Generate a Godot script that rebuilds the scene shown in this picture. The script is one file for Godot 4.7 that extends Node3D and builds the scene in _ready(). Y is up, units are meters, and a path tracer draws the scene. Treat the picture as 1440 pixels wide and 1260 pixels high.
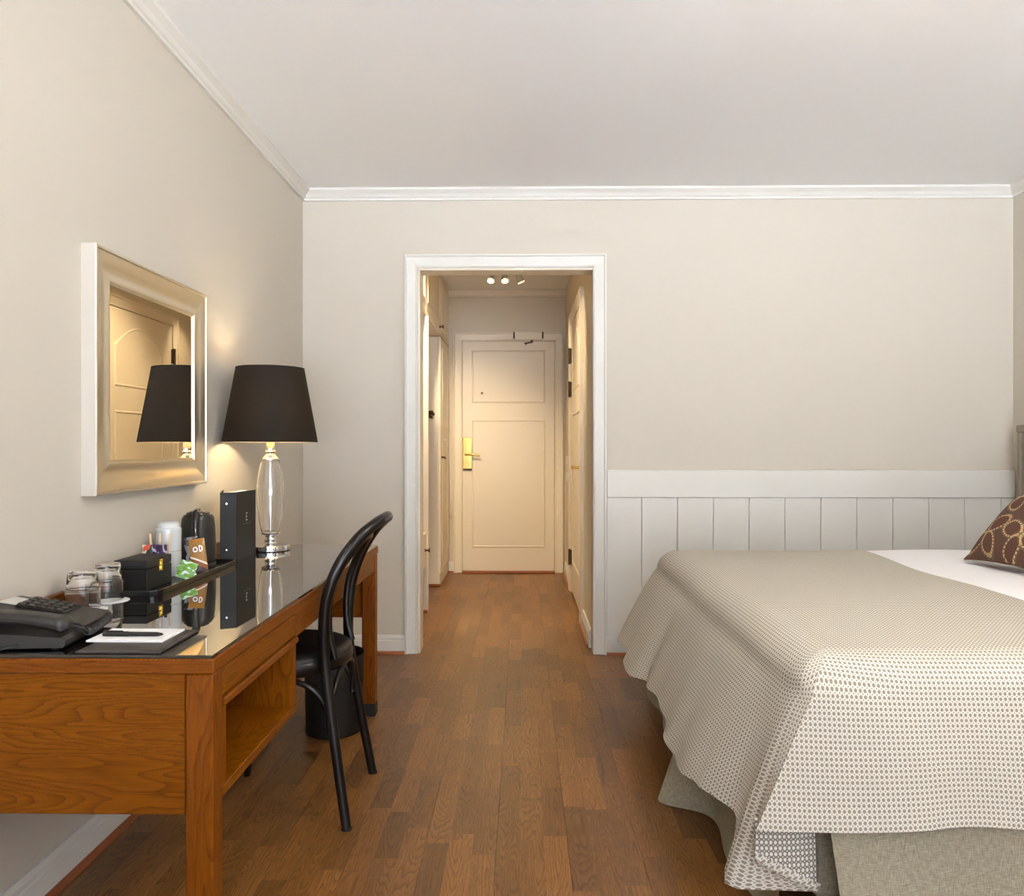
extends Node3D

# ------------------------------------------------------------------ mesh building
class MB:
	var v := PackedVector3Array()
	var n := PackedVector3Array()
	var t := PackedVector2Array()
	func tri(a: Vector3, b: Vector3, c: Vector3, na: Vector3, nb: Vector3, nc: Vector3, ua := Vector2.ZERO, ub := Vector2.ZERO, uc := Vector2.ZERO) -> void:
		var g := (c - a).cross(b - a)
		if g.length_squared() < 1e-16:
			return
		if g.dot(na + nb + nc) < 0.0:
			v.append_array([a, c, b]); n.append_array([na, nc, nb]); t.append_array([ua, uc, ub])
		else:
			v.append_array([a, b, c]); n.append_array([na, nb, nc]); t.append_array([ua, ub, uc])
	func quad(a: Vector3, b: Vector3, c: Vector3, d: Vector3, nn: Vector3, ua := Vector2.ZERO, ub := Vector2.ZERO, uc := Vector2.ZERO, ud := Vector2.ZERO) -> void:
		tri(a, b, c, nn, nn, nn, ua, ub, uc)
		tri(a, c, d, nn, nn, nn, ua, uc, ud)
	# a box with chamfered edges; grain = axis the wood runs along (u), texture spans 1.6 m by 0.8 m
	func box(lo: Vector3, hi: Vector3, bev := 0.0, grain := 0, off := Vector2.ZERO) -> void:
		var m := (lo + hi) * 0.5
		var h := (hi - lo) * 0.5
		var b := minf(bev, minf(h.x, minf(h.y, h.z)) * 0.95)
		for ax in 3:
			var p := (ax + 1) % 3
			var q := (ax + 2) % 3
			for s in [-1.0, 1.0]:
				var nn := Vector3.ZERO
				nn[ax] = s
				var c := []
				var uv := []
				for k in [[-1, -1], [1, -1], [1, 1], [-1, 1]]:
					var w := Vector3.ZERO
					w[ax] = s * h[ax]
					w[p] = k[0] * (h[p] - b)
					w[q] = k[1] * (h[q] - b)
					c.append(m + w)
					uv.append(buv(m + w, ax, grain, off))
				quad(c[0], c[1], c[2], c[3], nn, uv[0], uv[1], uv[2], uv[3])
		if b <= 0.0:
			return
		for ax in 3:
			var p := (ax + 1) % 3
			var q := (ax + 2) % 3
			for sp in [-1.0, 1.0]:
				for sq in [-1.0, 1.0]:
					var nn := Vector3.ZERO
					nn[p] = sp; nn[q] = sq
					nn = nn.normalized()
					var c := []
					for k in [[-1, 0], [1, 0], [1, 1], [-1, 1]]:
						var w := Vector3.ZERO
						w[ax] = k[0] * (h[ax] - b)
						w[p] = sp * (h[p] - (b if k[1] == 1 else 0.0))
						w[q] = sq * (h[q] - (0.0 if k[1] == 1 else b))
						c.append(m + w)
					quad(c[0], c[1], c[2], c[3], nn, buv(c[0], p, grain, off), buv(c[1], p, grain, off), buv(c[2], p, grain, off), buv(c[3], p, grain, off))
		for sx in [-1.0, 1.0]:
			for sy in [-1.0, 1.0]:
				for sz in [-1.0, 1.0]:
					var s := Vector3(sx, sy, sz)
					var nn := s.normalized()
					var a := m + s * (h - Vector3(0, b, b))
					var c := m + s * (h - Vector3(b, 0, b))
					var d := m + s * (h - Vector3(b, b, 0))
					tri(a, c, d, nn, nn, nn, buv(a, 0, grain, off), buv(c, 0, grain, off), buv(d, 0, grain, off))
	func buv(p: Vector3, face: int, grain: int, off: Vector2) -> Vector2:
		var u := grain
		if u == face:
			u = (face + 1) % 3
		var w := 3 - face - u
		return Vector2(p[u] / 1.6, p[w] / 0.8) + off
	# lathe round the y axis through c; profile of (r, y)
	func lathe(c: Vector3, pr: Array, seg := 32, smooth := true, sx := 1.0, sz := 1.0) -> void:
		var k := pr.size()
		var nr := []
		for i in k:
			var a: Vector2 = pr[maxi(i - 1, 0)]
			var b: Vector2 = pr[mini(i + 1, k - 1)]
			var d := b - a
			nr.append(Vector2(d.y, -d.x).normalized())
		for i in k - 1:
			var a: Vector2 = pr[i]
			var b: Vector2 = pr[i + 1]
			var d := b - a
			if d.length() < 1e-7:
				continue
			var fn := Vector2(d.y, -d.x).normalized()
			var na: Vector2 = nr[i] if smooth and fn.dot(nr[i]) > 0.8 else fn
			var nb: Vector2 = nr[i + 1] if smooth and fn.dot(nr[i + 1]) > 0.8 else fn
			for j in seg:
				var t0 := TAU * j / seg
				var t1 := TAU * (j + 1) / seg
				var e0 := Vector3(cos(t0) * sx, 0, sin(t0) * sz)
				var e1 := Vector3(cos(t1) * sx, 0, sin(t1) * sz)
				var f0 := Vector3(cos(t0) / sx, 0, sin(t0) / sz)
				var f1 := Vector3(cos(t1) / sx, 0, sin(t1) / sz)
				var p00 := c + e0 * a.x + Vector3(0, a.y, 0)
				var p10 := c + e1 * a.x + Vector3(0, a.y, 0)
				var p01 := c + e0 * b.x + Vector3(0, b.y, 0)
				var p11 := c + e1 * b.x + Vector3(0, b.y, 0)
				var n00 := (f0 * na.x + Vector3(0, na.y, 0)).normalized()
				var n10 := (f1 * na.x + Vector3(0, na.y, 0)).normalized()
				var n01 := (f0 * nb.x + Vector3(0, nb.y, 0)).normalized()
				var n11 := (f1 * nb.x + Vector3(0, nb.y, 0)).normalized()
				var u0 := float(j) / seg
				var u1 := float(j + 1) / seg
				tri(p00, p10, p11, n00, n10, n11, Vector2(u0, a.y), Vector2(u1, a.y), Vector2(u1, b.y))
				tri(p00, p11, p01, n00, n11, n01, Vector2(u0, a.y), Vector2(u1, b.y), Vector2(u0, b.y))
	# round tube along points with a radius (or an array of radii)
	func tube(pts: Array, rad, seg := 10, caps := true) -> void:
		var k := pts.size()
		var tan := []
		for i in k:
			tan.append((pts[mini(i + 1, k - 1)] - pts[maxi(i - 1, 0)]).normalized())
		var up := Vector3.UP if absf(tan[0].y) < 0.9 else Vector3.RIGHT
		var fr := []
		for i in k:
			var x: Vector3 = up - tan[i] * up.dot(tan[i])
			if x.length() < 1e-4:
				x = Vector3.FORWARD - tan[i] * Vector3.FORWARD.dot(tan[i])
			x = x.normalized()
			up = x
			fr.append([x, tan[i].cross(x)])
		var ring := func(i: int, j: int) -> Vector3:
			var a := TAU * j / seg
			return fr[i][0] * cos(a) + fr[i][1] * sin(a)
		for i in k - 1:
			var r0: float = rad[i] if rad is Array else rad
			var r1: float = rad[i + 1] if rad is Array else rad
			for j in seg:
				var a: Vector3 = ring.call(i, j)
				var b: Vector3 = ring.call(i, j + 1)
				var c: Vector3 = ring.call(i + 1, j + 1)
				var d: Vector3 = ring.call(i + 1, j)
				tri(pts[i] + a * r0, pts[i] + b * r0, pts[i + 1] + c * r1, a, b, c)
				tri(pts[i] + a * r0, pts[i + 1] + c * r1, pts[i + 1] + d * r1, a, c, d)
		if caps:
			for e in [0, k - 1]:
				var r: float = rad[e] if rad is Array else rad
				var nn: Vector3 = -tan[0] if e == 0 else tan[k - 1]
				for j in seg:
					tri(pts[e], pts[e] + ring.call(e, j) * r, pts[e] + ring.call(e, j + 1) * r, nn, nn, nn)
	# a 2D polygon (a, b) swept straight from o along axis w by len; a runs along da, b along db
	func prism(poly: PackedVector2Array, o: Vector3, da: Vector3, db: Vector3, w: Vector3, uvs := 1.0) -> void:
		var idx := Geometry2D.triangulate_polygon(poly)
		var wn := w.normalized()
		for i in range(0, idx.size(), 3):
			var p := []
			for j in 3:
				var q := poly[idx[i + j]]
				p.append([o + da * q.x + db * q.y, q * uvs])
			tri(p[0][0], p[1][0], p[2][0], -wn, -wn, -wn, p[0][1], p[1][1], p[2][1])
			tri(p[0][0] + w, p[1][0] + w, p[2][0] + w, wn, wn, wn, p[0][1], p[1][1], p[2][1])
		var area := 0.0
		for i in poly.size():
			area += poly[i].cross(poly[(i + 1) % poly.size()])
		var run := 0.0
		for i in poly.size():
			var a := poly[i]
			var b := poly[(i + 1) % poly.size()]
			var e := (b - a).normalized()
			var nn2 := Vector2(e.y, -e.x) * signf(area)
			var nn := (da * nn2.x + db * nn2.y).normalized()
			var pa := o + da * a.x + db * a.y
			var pb := o + da * b.x + db * b.y
			var l := (b - a).length()
			quad(pa, pb, pb + w, pa + w, nn, Vector2(0, run) * uvs, Vector2(0, run + l) * uvs, Vector2(w.length(), run + l) * uvs, Vector2(w.length(), run) * uvs)
			run += l
	# a grid of points g[i][j] with uvs h[i][j]; smooth
	func grid(g: Array, h: Array, flip := false) -> void:
		var r := g.size()
		var c: int = g[0].size()
		var nn := []
		for i in r:
			var row := []
			for j in c:
				var a: Vector3 = g[mini(i + 1, r - 1)][j] - g[maxi(i - 1, 0)][j]
				var b: Vector3 = g[i][mini(j + 1, c - 1)] - g[i][maxi(j - 1, 0)]
				var x := a.cross(b)
				x = x.normalized() if x.length() > 1e-12 else Vector3.UP
				row.append(-x if flip else x)
			nn.append(row)
		for i in r - 1:
			for j in c - 1:
				tri(g[i][j], g[i + 1][j], g[i + 1][j + 1], nn[i][j], nn[i + 1][j], nn[i + 1][j + 1], h[i][j], h[i + 1][j], h[i + 1][j + 1])
				tri(g[i][j], g[i + 1][j + 1], g[i][j + 1], nn[i][j], nn[i + 1][j + 1], nn[i][j + 1], h[i][j], h[i + 1][j + 1], h[i][j + 1])
	func turned(x: Transform3D) -> MB:
		for i in v.size():
			v[i] = x * v[i]
			n[i] = (x.basis * n[i]).normalized()
		return self
	func mesh() -> ArrayMesh:
		var a := []
		a.resize(Mesh.ARRAY_MAX)
		a[Mesh.ARRAY_VERTEX] = v
		a[Mesh.ARRAY_NORMAL] = n
		a[Mesh.ARRAY_TEX_UV] = t
		var m := ArrayMesh.new()
		m.add_surface_from_arrays(Mesh.PRIMITIVE_TRIANGLES, a)
		return m

# ------------------------------------------------------------------ naming
var taken := {}
func numbered(called: String) -> String:
	taken[called] = taken.get(called, -1) + 1
	return called if taken[called] == 0 else "%s_%03d" % [called, taken[called]]

func part(called: String, mb: MB, m: Material, parent: Node, label := "") -> MeshInstance3D:
	var o := MeshInstance3D.new()
	o.name = called
	o.mesh = mb.mesh()
	o.material_override = m
	parent.add_child(o, true)
	if label != "":
		o.set_meta("label", label)
	return o

func thing(called: String, label: String, category: String, at := Vector3.ZERO, turn := 0.0, group := "") -> Node3D:
	var o := Node3D.new()
	o.name = numbered(called)
	add_child(o)
	o.position = at
	o.rotation.y = turn
	o.set_meta("label", label)
	o.set_meta("category", category)
	if group != "":
		o.set_meta("group", group)
	return o

func struct(called: String, label := "") -> Node3D:
	var o := Node3D.new()
	o.name = called
	add_child(o)
	o.set_meta("kind", "structure")
	if label != "":
		o.set_meta("label", label)
	return o

func one(called: String, mb: MB, m: Material, label: String, category: String, at := Vector3.ZERO, turn := 0.0, group := "") -> MeshInstance3D:
	var o := part(numbered(called), mb, m, self, label)
	o.set_meta("category", category)
	o.position = at
	o.rotation.y = turn
	if group != "":
		o.set_meta("group", group)
	return o

func bx(lo: Vector3, hi: Vector3, bev := 0.0, grain := 0, off := Vector2.ZERO) -> MB:
	var b := MB.new()
	b.box(lo, hi, bev, grain, off)
	return b

# ------------------------------------------------------------------ materials
var M := {}
func col(r: int, g: int, b: int) -> Color:
	return Color8(r, g, b)

func mat(c: Color, rough := 0.8, metal := 0.0) -> StandardMaterial3D:
	var m := StandardMaterial3D.new()
	m.albedo_color = c
	m.roughness = rough
	m.metallic = metal
	return m

func noise(s: int, f: float, oct := 1) -> FastNoiseLite:
	var n := FastNoiseLite.new()
	n.seed = s
	n.frequency = f
	n.noise_type = FastNoiseLite.TYPE_SIMPLEX_SMOOTH
	n.fractal_type = FastNoiseLite.FRACTAL_FBM if oct > 1 else FastNoiseLite.FRACTAL_NONE
	n.fractal_octaves = oct
	return n

# wood: u along the grain (1.6 m), v across it (0.8 m)
func wood_texture(w: int, h: int, s: int, light: Color, mid: Color, dark: Color, rings: float, streak: float) -> ImageTexture:
	var im := Image.create(w, h, false, Image.FORMAT_RGB8)
	var a := noise(s, 1.0)
	var b := noise(s + 1, 1.0)
	var c := noise(s + 2, 1.0)
	for y in h:
		var v := 0.8 * y / h
		for x in w:
			var u := 1.6 * x / w
			var f := a.get_noise_2d(u * 1.1, v * 11.0) + 0.07 * b.get_noise_2d(u * 7.0, v * 40.0)
			var r := f * rings
			r -= floorf(r)
			var line := pow(r, 3.0)                      # late wood: sharp on one side
			var st := c.get_noise_2d(u * 16.0, v * 620.0)
			var fine := b.get_noise_2d(u * 5.0, v * 150.0)
			var k := light.lerp(mid, clampf(0.45 + 0.5 * fine + 0.25 * f, 0.0, 1.0))
			k = k.lerp(dark, clampf(line * 0.62 + maxf(st - 0.15, 0.0) * streak, 0.0, 1.0))
			im.set_pixel(x, y, k)
	return ImageTexture.create_from_image(im)

func textured(tex: Texture2D, rough: float, tint := Color.WHITE) -> StandardMaterial3D:
	var m := mat(tint, rough)
	m.albedo_texture = tex
	return m

# the woven dot and lattice cloth: 8 x 8 cells of 10 by 12 mm to a tile
func lattice_texture(dot: Color, line: Color, s: int) -> ImageTexture:
	var px := 32
	var cells := 8
	var im := Image.create(px * cells, px * cells, false, Image.FORMAT_RGB8)
	var nz := noise(s, 0.09)
	var wv := noise(s + 5, 0.45)
	for y in px * cells:
		for x in px * cells:
			var fx := fposmod(float(x) / px, 1.0) - 0.5
			var fy := fposmod(float(y) / px, 1.0) - 0.5
			var d := sqrt(fx * fx + fy * fy)
			var ex := 0.5 - absf(fx)
			var ey := 0.5 - absf(fy)
			var k := 1.0 - smoothstep(0.30, 0.37, d)
			k = maxf(k, 1.0 - smoothstep(0.15, 0.22, ex * 1.15 + ey))
			k = clampf(k * (0.92 + 0.12 * nz.get_noise_2d(x, y)) + 0.06 * wv.get_noise_2d(x, y), 0.0, 1.0)
			im.set_pixel(x, y, line.lerp(dot, k))
	return ImageTexture.create_from_image(im)

func linen_texture(w: int, s: int, a: Color, b: Color) -> ImageTexture:
	var im := Image.create(w, w, false, Image.FORMAT_RGB8)
	var h1 := noise(s, 1.0)
	var h2 := noise(s + 1, 1.0)
	for y in w:
		for x in w:
			var k := 0.5 + 0.45 * h1.get_noise_2d(x * 0.035, y * 0.55) + 0.45 * h2.get_noise_2d(x * 0.55, y * 0.035)
			im.set_pixel(x, y, a.lerp(b, clampf(k, 0.0, 1.0)))
	return ImageTexture.create_from_image(im)

# brown cushion cloth with beaded loops
func loop_texture() -> ImageTexture:
	var w := 512
	var im := Image.create(w, w, false, Image.FORMAT_RGB8)
	var nz := noise(77, 0.02)
	var fz := noise(78, 0.5)
	var loops := []                                     # [centre, radii, turn]
	for cx in [0.22, 0.74]:
		for cy in [0.26, 0.78]:
			for k in 4:
				var a: float = k * PI / 2 + 0.5 + cx
				loops.append([Vector2(cx, cy) + Vector2(cos(a), sin(a)) * 0.155, Vector2(0.135, 0.085), a])
	for y in w:
		for x in w:
			var p := Vector2(float(x) / w, float(y) / w)
			var k := nz.get_noise_2d(x, y)
			var c := Color(0.36, 0.25, 0.19).lerp(Color(0.42, 0.22, 0.18), clampf(0.5 + k, 0, 1))
			c = c.lerp(Color(0.30, 0.26, 0.20), clampf(0.25 + 0.5 * fz.get_noise_2d(x, y), 0, 1))
			for l in loops:
				var q: Vector2 = (p - l[0]).rotated(-l[2])
				var e: float = Vector2(q.x / l[1].x, q.y / l[1].y).length()
				var an: float = atan2(q.y / l[1].y, q.x / l[1].x)
				if absf(e - 1.0) < 0.12:
					if fposmod(an * 22.0 / TAU, 1.0) < 0.68:
						c = Color(0.78, 0.66, 0.47)
				elif absf(e - 1.22) < 0.035:
					c = Color(0.45, 0.39, 0.29)
				elif e < 0.9:
					c = c.lerp(Color(0.36, 0.21, 0.15), 0.6)
			im.set_pixel(x, y, c)
	return ImageTexture.create_from_image(im)

# the print of a small sachet: patches of colour, or a gold and brown one with two round white letters
func print_texture(base: Color, band: Color, mark: Color, s: int, letters := false) -> ImageTexture:
	var im := Image.create(64, 128, false, Image.FORMAT_RGB8)
	var nz := noise(s, 0.028)
	for y in 128:
		for x in 64:
			var c := base
			if nz.get_noise_2d(x, y) > 0.1:
				c = band
			if nz.get_noise_2d(x + 300, y) > 0.38:
				c = mark
			if letters:
				c = base
				var edge := 70.0 + 0.5 * x
				if y > edge - 8 and y < edge:
					c = Color(0.9, 0.85, 0.74)
				if y >= edge:
					c = Color(0.55, 0.30, 0.10) if y < edge + 18 else Color(0.22, 0.11, 0.08)
				var d := Vector2(x, y).distance_to(Vector2(22, 40))
				if d < 13 and d > 6:
					c = Color(0.93, 0.9, 0.88) if d < 11 else Color(0.2, 0.15, 0.2)
				if x > 36 and x < 41 and y > 26 and y < 50:
					c = Color(0.93, 0.9, 0.88)
				d = Vector2(x, y).distance_to(Vector2(40, 38))
				if x >= 40 and d < 12.5 and d > 7.5:
					c = Color(0.93, 0.9, 0.88)
			im.set_pixel(x, y, c)
	return ImageTexture.create_from_image(im)

func make_materials() -> void:
	M.wall = mat(col(203, 195, 181), 0.9)
	M.ceiling = mat(col(243, 243, 242), 0.92)
	M.white = mat(col(219, 216, 208), 0.5)
	M.cream = mat(col(230, 218, 197), 0.45)
	M.hall_wall = mat(col(214, 202, 180), 0.85)
	M.terrace = mat(col(203, 204, 205), 0.9)
	M.strip = mat(col(150, 82, 44), 0.45)
	M.subfloor = mat(col(60, 38, 24), 0.9)
	var fl := wood_texture(1024, 512, 11, Color(0.66, 0.46, 0.30), Color(0.57, 0.38, 0.235), Color(0.36, 0.215, 0.125), 7.0, 0.5)
	M.floor = []
	for k in [0.86, 0.92, 0.97, 1.0, 1.04, 1.1]:
		M.floor.append(textured(fl, 0.36, Color(minf(0.86 * k, 1), minf(0.85 * k, 1), minf(0.69 * k, 1))))
	var oak := wood_texture(1024, 512, 41, Color(0.73, 0.42, 0.15), Color(0.66, 0.36, 0.11), Color(0.47, 0.235, 0.065), 6.0, 0.35)
	M.oak = textured(oak, 0.38, Color(0.72, 0.72, 0.30))
	M.oak.metallic_specular = 0.3
	M.oak_edge = textured(oak, 0.36, Color(0.70, 0.67, 0.36))
	M.oak_edge.metallic_specular = 0.35
	M.black_glass = mat(col(10, 10, 11), 0.015)
	M.black_glass.metallic_specular = 1.0
	M.black_glass.clearcoat_enabled = true
	M.black_glass.clearcoat = 1.0
	M.black_glass.clearcoat_roughness = 0.01
	M.black_paint = mat(col(17, 15, 14), 0.28)
	M.black_seat = mat(col(20, 17, 16), 0.5)
	M.black_plastic = mat(col(44, 42, 40), 0.42)
	M.black_gloss = mat(col(14, 13, 13), 0.08)
	M.black_gloss.clearcoat_enabled = true
	M.black_gloss.clearcoat = 0.6
	M.black_matt = mat(col(28, 26, 25), 0.6)
	M.bin = mat(col(17, 15, 14), 0.5)
	M.shade = mat(col(30, 26, 23), 0.75)
	M.shade.backlight_enabled = true
	M.shade.backlight = Color(0.22, 0.19, 0.155)
	M.shade.metallic_specular = 0.3
	M.lining = mat(col(222, 200, 160), 0.6)
	M.lining.backlight_enabled = true
	M.lining.backlight = Color(0.5, 0.46, 0.38)
	M.chrome = mat(col(225, 225, 228), 0.06, 1.0)
	M.brass = mat(col(218, 188, 110), 0.22, 1.0)
	M.bronze = mat(col(96, 78, 56), 0.35, 0.9)
	M.dark_iron = mat(col(44, 34, 28), 0.5, 0.4)
	M.champagne = mat(col(216, 204, 178), 0.3, 0.85)
	M.frame_side = mat(col(214, 208, 198), 0.35, 0.4)
	M.mirror = mat(col(236, 233, 226), 0.0, 1.0)
	M.glass = mat(Color(1, 1, 1, 0), 0.0)
	M.glass.refraction_enabled = true
	M.glass.refraction_scale = 0.05
	M.pane = mat(Color(1, 1, 1, 0.06), 0.0)
	M.pane.transparency = BaseMaterial3D.TRANSPARENCY_ALPHA
	M.paper = mat(col(238, 236, 236), 0.8)
	M.leather = mat(col(58, 53, 50), 0.5)
	M.porcelain = mat(col(204, 207, 206), 0.22)
	M.bulb = mat(col(255, 235, 200), 0.4)
	M.bulb.emission_enabled = true
	M.bulb.emission = Color(1.0, 0.82, 0.55)
	M.bulb.emission_energy_multiplier = 6.0 * UNIT
	M.opal = mat(col(245, 243, 238), 0.3)
	M.opal.emission_enabled = true
	M.opal.emission = Color(1.0, 0.95, 0.88)
	M.opal.emission_energy_multiplier = 2.0 * UNIT
	M.sheet = mat(col(240, 239, 240), 0.85)
	M.mattress = mat(col(190, 182, 166), 0.9)
	var sp := lattice_texture(Color(0.53, 0.495, 0.43), Color(0.825, 0.805, 0.755), 5)
	M.spread = textured(sp, 0.85)
	M.spread.uv1_scale = Vector3(1.0 / 0.080, 1.0 / 0.096, 1)
	var si := lattice_texture(Color(0.9, 0.885, 0.845), Color(0.50, 0.475, 0.42), 6)
	M.spread_inside = textured(si, 0.85)
	M.spread_inside.uv1_scale = M.spread.uv1_scale
	M.linen = textured(linen_texture(512, 21, Color(0.50, 0.47, 0.39), Color(0.68, 0.65, 0.565)), 0.95)
	M.linen.uv1_scale = Vector3(2.2, 2.2, 1)
	M.headboard = mat(col(143, 131, 115), 0.7)
	M.cushion = textured(loop_texture(), 0.8)
	M.stirrer = mat(col(216, 186, 148), 0.7)

# ------------------------------------------------------------------ the room's measures
const H := 2.5
const XL := -1.19
const XR := 2.62
const ZB := -4.1
const ZF := 2.3
const WT := 0.12
const HL := -1.27      # hall, behind the wardrobes
const HR := 0.383
const ZH := -6.74
const OL := -0.565     # doorway without a door
const OR := 0.379
const OT := 2.078
const T := 0.705       # desk top
const EYE := Vector3(0, 1.116, 0)

# every lamp, the sun and the sky are set in units of UNIT; the exposure makes up for it
const UNIT := 0.1
const SKY_ENERGY := 5.6
const SUN_ENERGY := 44.5
const CEILING_LAMP := 1.15
const TABLE_LAMP := 0.11
const SPOT_FAR := 0.7
const SPOT_NEAR := 2.2

func lights_and_camera() -> void:
	var cam := Camera3D.new()
	cam.name = "camera"
	add_child(cam)
	cam.position = EYE
	cam.rotation = Vector3(-0.0019, atan(15.0 / 1069.0), 0)
	cam.fov = rad_to_deg(2.0 * atan(630.0 / 1069.0))
	cam.near = 0.02
	cam.current = true
	var env := Environment.new()
	var sky := Sky.new()
	var ps := ProceduralSkyMaterial.new()              # an even overcast sky
	ps.sky_top_color = Color(0.86, 0.91, 1.0)
	ps.sky_horizon_color = Color(0.95, 0.97, 1.0)
	ps.ground_bottom_color = Color(0.72, 0.72, 0.71)
	ps.ground_horizon_color = Color(0.86, 0.87, 0.88)
	ps.sky_energy_multiplier = 1.0
	sky.sky_material = ps
	env.background_mode = Environment.BG_SKY
	env.sky = sky
	env.background_energy_multiplier = SKY_ENERGY * UNIT
	env.tonemap_mode = Environment.TONE_MAPPER_LINEAR
	env.tonemap_exposure = 1.0 / UNIT
	env.sdfgi_enabled = true
	env.ssao_enabled = true
	env.ssil_enabled = true
	var sun := DirectionalLight3D.new()                 # stands behind the house: it lights the terrace, not the room
	sun.name = "sun"
	add_child(sun)
	sun.look_at_from_position(Vector3(-0.35, 1.0, -0.5) * 20.0, Vector3.ZERO, Vector3.UP)
	sun.light_color = Color(0.96, 0.99, 1.04)
	sun.light_energy = SUN_ENERGY * UNIT
	sun.light_angular_distance = 0.6
	sun.shadow_enabled = true
	sun.sky_mode = DirectionalLight3D.SKY_MODE_LIGHT_ONLY
	var we := WorldEnvironment.new()
	we.name = "environment"
	we.environment = env
	add_child(we)

# ------------------------------------------------------------------ structure
func crown_profile() -> PackedVector2Array:            # a out from the wall, b down from the ceiling
	return PackedVector2Array([Vector2(0, 0), Vector2(0.05, 0), Vector2(0.05, -0.012), Vector2(0.042, -0.018), Vector2(0.03, -0.028), Vector2(0.022, -0.042), Vector2(0.014, -0.046), Vector2(0.014, -0.058), Vector2(0, -0.058)])

func base_profile() -> PackedVector2Array:             # a out, b up
	return PackedVector2Array([Vector2(0, 0.0), Vector2(0.018, 0.0), Vector2(0.018, 0.068), Vector2(0.015, 0.071), Vector2(0.015, 0.084), Vector2(0.009, 0.098), Vector2(0, 0.098)])

func run_of(profile: PackedVector2Array, a: Vector3, b: Vector3, out: Vector3) -> MB:
	var mb := MB.new()
	mb.prism(profile, a, out, Vector3.UP, b - a)
	return mb

func baseboard(called: String, runs: Array) -> void:
	var s := struct(called)
	for r in runs:
		part("board", run_of(base_profile(), r[0], r[1], r[2]), M.white, s)
		var q := PackedVector2Array([Vector2(0.018, 0), Vector2(0.032, 0), Vector2(0.030, 0.008), Vector2(0.025, 0.013), Vector2(0.018, 0.015)])
		part("floor_strip", run_of(q, r[0], r[1], r[2]), M.strip, s, "reddish brown wooden strip")

func casing_profile() -> PackedVector2Array:           # a across the board, b proud of the wall
	return PackedVector2Array([Vector2(0, 0), Vector2(0.07, 0), Vector2(0.07, 0.026), Vector2(0.062, 0.028), Vector2(0.056, 0.020), Vector2(0.014, 0.015), Vector2(0.008, 0.017), Vector2(0, 0.012)])

# a mitred casing round an opening on a wall; along = the way across the opening, out = out of the wall
func casing(parent: Node, o: Vector3, along: Vector3, out: Vector3, w: float, h: float, m: Material, k := 1.0) -> void:
	var pf := casing_profile()
	for side in 3:
		var mb := MB.new()
		var ends := []
		for q in pf:
			var p: Vector2 = q * k
			var c := [Vector3(-p.x, 0, 0), Vector3(-p.x, h + p.x, 0), Vector3(w + p.x, h + p.x, 0), Vector3(w + p.x, 0, 0)]
			var e := []
			for v in [c[side], c[side + 1]]:
				e.append(o + along * v.x + Vector3.UP * v.y + out * p.y)
			ends.append(e)
		var inward: Vector3 = [along, -Vector3.UP, -along][side]
		for i in pf.size():
			var j := (i + 1) % pf.size()
			var d := pf[j] - pf[i]
			var nn: Vector3 = (-inward * d.y + out * -d.x).normalized()       # the profile runs wall, outer edge, face
			mb.quad(ends[i][0], ends[j][0], ends[j][1], ends[i][1], nn)
		part("head_casing" if side == 1 else "side_casing", mb, m, parent)

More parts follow.
